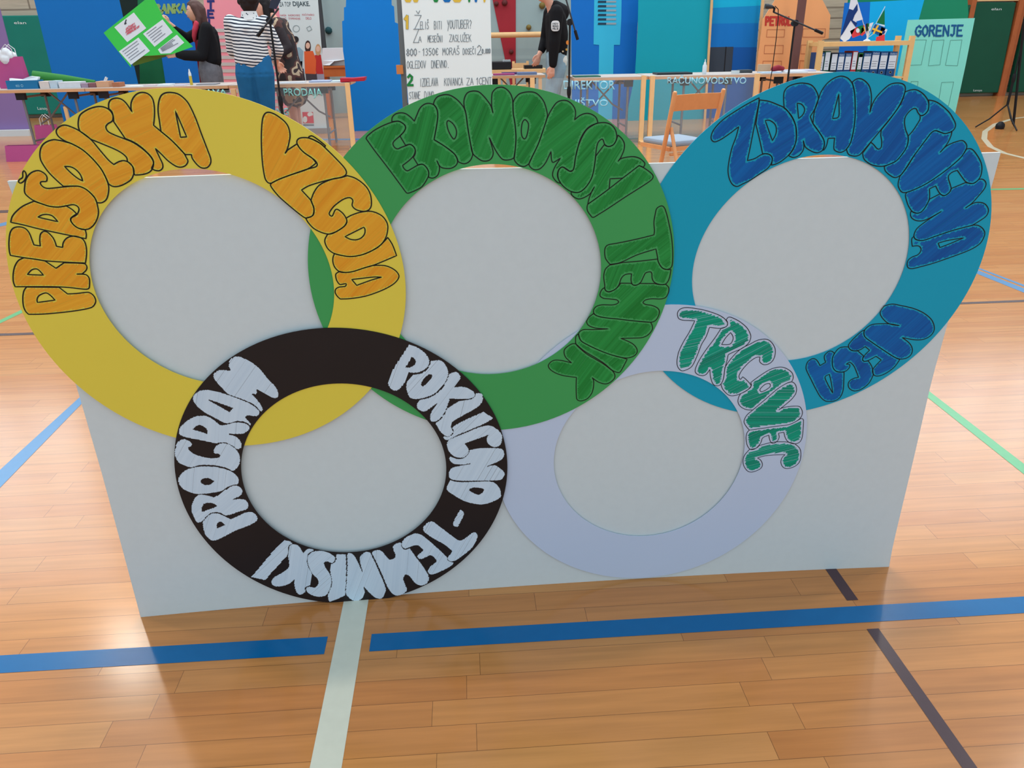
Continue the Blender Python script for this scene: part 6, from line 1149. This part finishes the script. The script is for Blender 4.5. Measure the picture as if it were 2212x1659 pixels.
type_text('printed_mark', 'eco', 35, 183, 43, 188, 9.72, mat('pale_blue_print', (150, 200, 220), .6), t); type_text('printed_mark', 'O', 46, 182, 51, 188, 9.72, mat('pale_blue_print', (150, 200, 220), .6), t)
def slab(name, label, cat, px0, px1, pyt, Y, m, depth=.2, z0=TH, h=None, group=None):
    a, b = at(px0, pyt, Y), at(px1, pyt, Y); zt_ = z0 + h if h else a[2]
    o = MB().box((a[0], Y, z0 + .0006), (b[0], Y + depth, max(zt_, z0 + .003))).build(name, m, None, bevel=.002); tag(o, label, cat, group); return o
o = MB().tube([at(73, 167, 10.06), at(140, 172, 10.12), at(206, 178.5, 10.18)], [.075, .055, .028], 18).build('rolled_card', mat('green_roll', (44, 122, 48), .65, noise=.05, nscale=8)); 
dz = TH - min((o.matrix_world@v.co).z for v in o.data.vertices); o.location.z += dz*.0
tag(o, 'rolled green card lying behind the leaflet stacks', 'card roll')
lf = lambda n, c: mat(n, c, .6, noise=.08, nscale=25, k=1.1)
st_c = [('leaflet_stack', 'stack of pale leaflets beside the blue box', 83, 104, 176, lf('leaflet_pale', (202, 190, 184))), ('leaflet_stack', 'stack of blue-white leaflets left of the spread brochures', 105, 121, 175, lf('leaflet_ice', (176, 192, 204))), ('leaflet_stack', 'low spread of white brochures under the green roll', 125, 172, 177.5, lf('leaflet_white', (196, 200, 206))), ('leaflet_stack', 'small stack of mauve leaflets near the maroon box', 174, 189, 180, lf('leaflet_mauve', (150, 130, 148))), ('card_box', 'small maroon box of cards', 190, 206, 179.5, lf('maroon_box', (124, 80, 84))), ('card_box', 'larger kraft box of cards with white clips on it', 206, 233, 176, lf('kraft_box', (196, 150, 118))), ('card_box', 'small brown box at the right end of the leaflet row', 241, 257, 178.5, lf('brown_box', (160, 100, 70)))]
for n_, lab, x0, x1, yt, m in st_c: slab(n_, lab, 'box' if 'box' in n_ else 'leaflets', x0, x1, yt, 9.72, m, .16, group=None)
o = MB().prism(quadpx([(223, 176), (227, 166), (229, 166.5), (226, 176)], 9.75), (0, 0, 0), (0, .02, 0)).prism(quadpx([(226, 176), (230, 168), (232, 168), (229, 176)], 9.7501), (0, 0, 0), (0, .02, 0)).build('paper_clip', pap); tag(o, 'pair of white clips on the kraft box', 'clip')
for i, (x0, x1, yt, lab, m) in enumerate(((270, 300, 187, 'thin white paper at the left of the second table', pap), (309, 335, 182.5, 'pale leaflet pad in the middle of the second table', lf('leaflet_pink', (196, 180, 186))), (340, 366, 184.5, 'white sheet right of the pale leaflet pad', pap), (375, 398, 184, 'thin mauve leaflet pad under the woman in black', lf('leaflet_lilac', (178, 170, 190))), (424, 466, 185, 'grey folder in front of the grey skirt', lf('folder_grey', (130, 130, 136))))):
    slab('paper_pad', lab, 'paper', x0, x1, yt, 9.76, m, .2, h=.006 + .006*(i % 3), group=None)
t = thing('glue_pen', 'upright yellow and white glue pen on the second table', 'glue', tuple(at(414, 182, 9.8)))
c = at(414, 183, 9.8); MB().lathe((c[0], 9.8, TH), [(.016, .001), (.017, .02), (.017, .10)], 12).build('barrel', mat('yellow_barrel', (196, 172, 60), .5), t); MB().lathe((c[0], 9.8, TH + .10), [(.0165, .0005), (.016, .03), (.009, .05), (.005, .075)], 12).build('cap', mat('white_cap', (216, 220, 222), .4), t)
for x0, x1, lab, m, h in ((667, 712, 'stack of lilac brochures on the table under the roll-up banner', lf('brochure_lilac', (160, 170, 196)), .02), (714, 736, 'thin pale brochures next to the red packet', lf('brochure_pale', (180, 196, 204)), .012), (600, 655, 'transparent sleeve of papers at the striped woman', lf('brochure_clear', (178, 186, 196)), .006)): slab('brochure_stack', lab, 'brochures', x0, x1, 176, 9.78, m, .22, h=h, group=None)
t = thing('red_packet', 'red foil packet on the corner of the table beside the pine post', 'packet', tuple(at(762, 185, 9.7)))
a, b = at(736, 186, 9.66), at(790, 183, 9.66); MB().prism([np.array([a[0], 9.66, TH + .003]), np.array([b[0] - .01, 9.66, TH + .012]), np.array([b[0], 9.66, TH + .055]), np.array([a[0] + .14, 9.66, TH + .045]), np.array([a[0], 9.66, TH + .05])], (0, 0, 0), (0, .2, 0)).build('packet_body', mat('red_foil', (186, 30, 50), .35, noise=.1, nscale=20), t, bevel=.006)
MB().prism(quadpx([(755, 175), (758, 169), (763, 172), (762, 176)], 9.72), (0, 0, 0), (0, .02, 0)).build('white_tag', pap, t)
slab('green_folder', 'thin green folder on the bare table beside the boy', 'folder', 1242, 1298, 170, 9.7, mat('folder_green', (20, 96, 78), .5), .25, h=.012)
slab('laptop', 'closed black laptop on the table before the teal panel', 'laptop', 1420, 1496, 160, 9.85, mat('laptop_black', (34, 36, 40), .4), .26, h=.022)
t = thing('glue_bottle', 'white glue bottle standing on the table before the teal panel', 'bottle', tuple(at(1521, 160, 9.8)))
c = at(1521, 162, 9.8); MB().lathe((c[0], 9.8, TH), [(.024, .001), (.026, .01), (.026, .095), (.018, .11)], 14).build('bottle_body', mat('bottle_white', (206, 216, 222), .4), t); MB().lathe((c[0], 9.8, TH + .11), [(.015, .0005), (.014, .02), (.006, .03), (.004, .06)], 12).build('nozzle', mat('white_cap', (216, 220, 222), .4), t)
o = MB(); c = at(1588, 160, 9.8); rr_ = [(.035, 0), (.05, 0), (.05, .035), (.035, .035), (.035, 0)]; vs = []
for k in range(20):
    a = 2*math.pi*k/20
    for r, z in rr_[:4]: vs.append((c[0] + r*math.cos(a), 9.8 + r*math.sin(a), TH + .001 + z))
o.add(vs, [(k*4 + e_, k*4 + (e_+1) % 4, ((k+1) % 20)*4 + (e_+1) % 4, ((k+1) % 20)*4 + e_) for k in range(20) for e_ in range(4)])
o = o.build('tape_roll', mat('clear_tape', (196, 206, 208), .25)); tag(o, 'clear tape roll right of the white bottle', 'tape')
slab('dark_case', 'dark flat case near the pine post before the orange house', 'case', 1600, 1625, 158, 9.9, mat('case_dark', (60, 68, 72), .5), .15, h=.035)
slab('card_pad', 'pale brown card pad leaning at the orange house', 'card', 1640, 1666, 139, 10.0, lf('pale_brown', (188, 158, 128)), .05)
t = thing('red_pouch', 'dark red pouch on the leaflets before the orange house', 'pouch', tuple(at(1680, 152, 9.9)))
c = at(1680, 152, 9.9); blob([[((c[0] - .06, 9.9, TH + .04), .03), ((c[0], 9.9, TH + .052), .036), ((c[0] + .06, 9.9, TH + .042), .026)]], 'pouch_body', mat('dark_red_cloth', (140, 26, 44), .6), t, .008, 3)
for i, (x0, x1, lab, c_, y_) in enumerate(((1648, 1690, 'blue-white leaflets at the left end of the right table', (170, 190, 214), 9.72), (1700, 1745, 'white leaflets fanned in the middle of the right table', (206, 212, 220), 9.74), (1706, 1762, 'pale lilac leaflets under the right end of the table', (190, 190, 212), 9.96))): slab('leaflet_pad', lab, 'leaflets', x0, x1, 160, y_, lf('pad_%d' % i, c_), .2, h=.012 + .004*i, group=None)
for i, (x0, x1, lab, c_, y_) in enumerate(((1066, 1112, 'magenta magazines left on the magazine table', (150, 60, 110), 10.95), (1085, 1135, 'dark purple magazines in the middle of the magazine table', (74, 50, 100), 11.14), (1118, 1160, 'blue-grey magazines at the right of the magazine table', (100, 116, 150), 10.95))): slab('magazine_pile', lab, 'magazines', x0, x1, 172, y_, lf('mag_%d' % i, c_), .17, z0=.72, h=.02 + .006*i, group=None)
slab('black_device', 'flat black device on the mixer table near the boy', 'device', 1133, 1172, 148, 12.55, blk, .2, z0=at(1030, 152, 12.4)[2], h=.05)
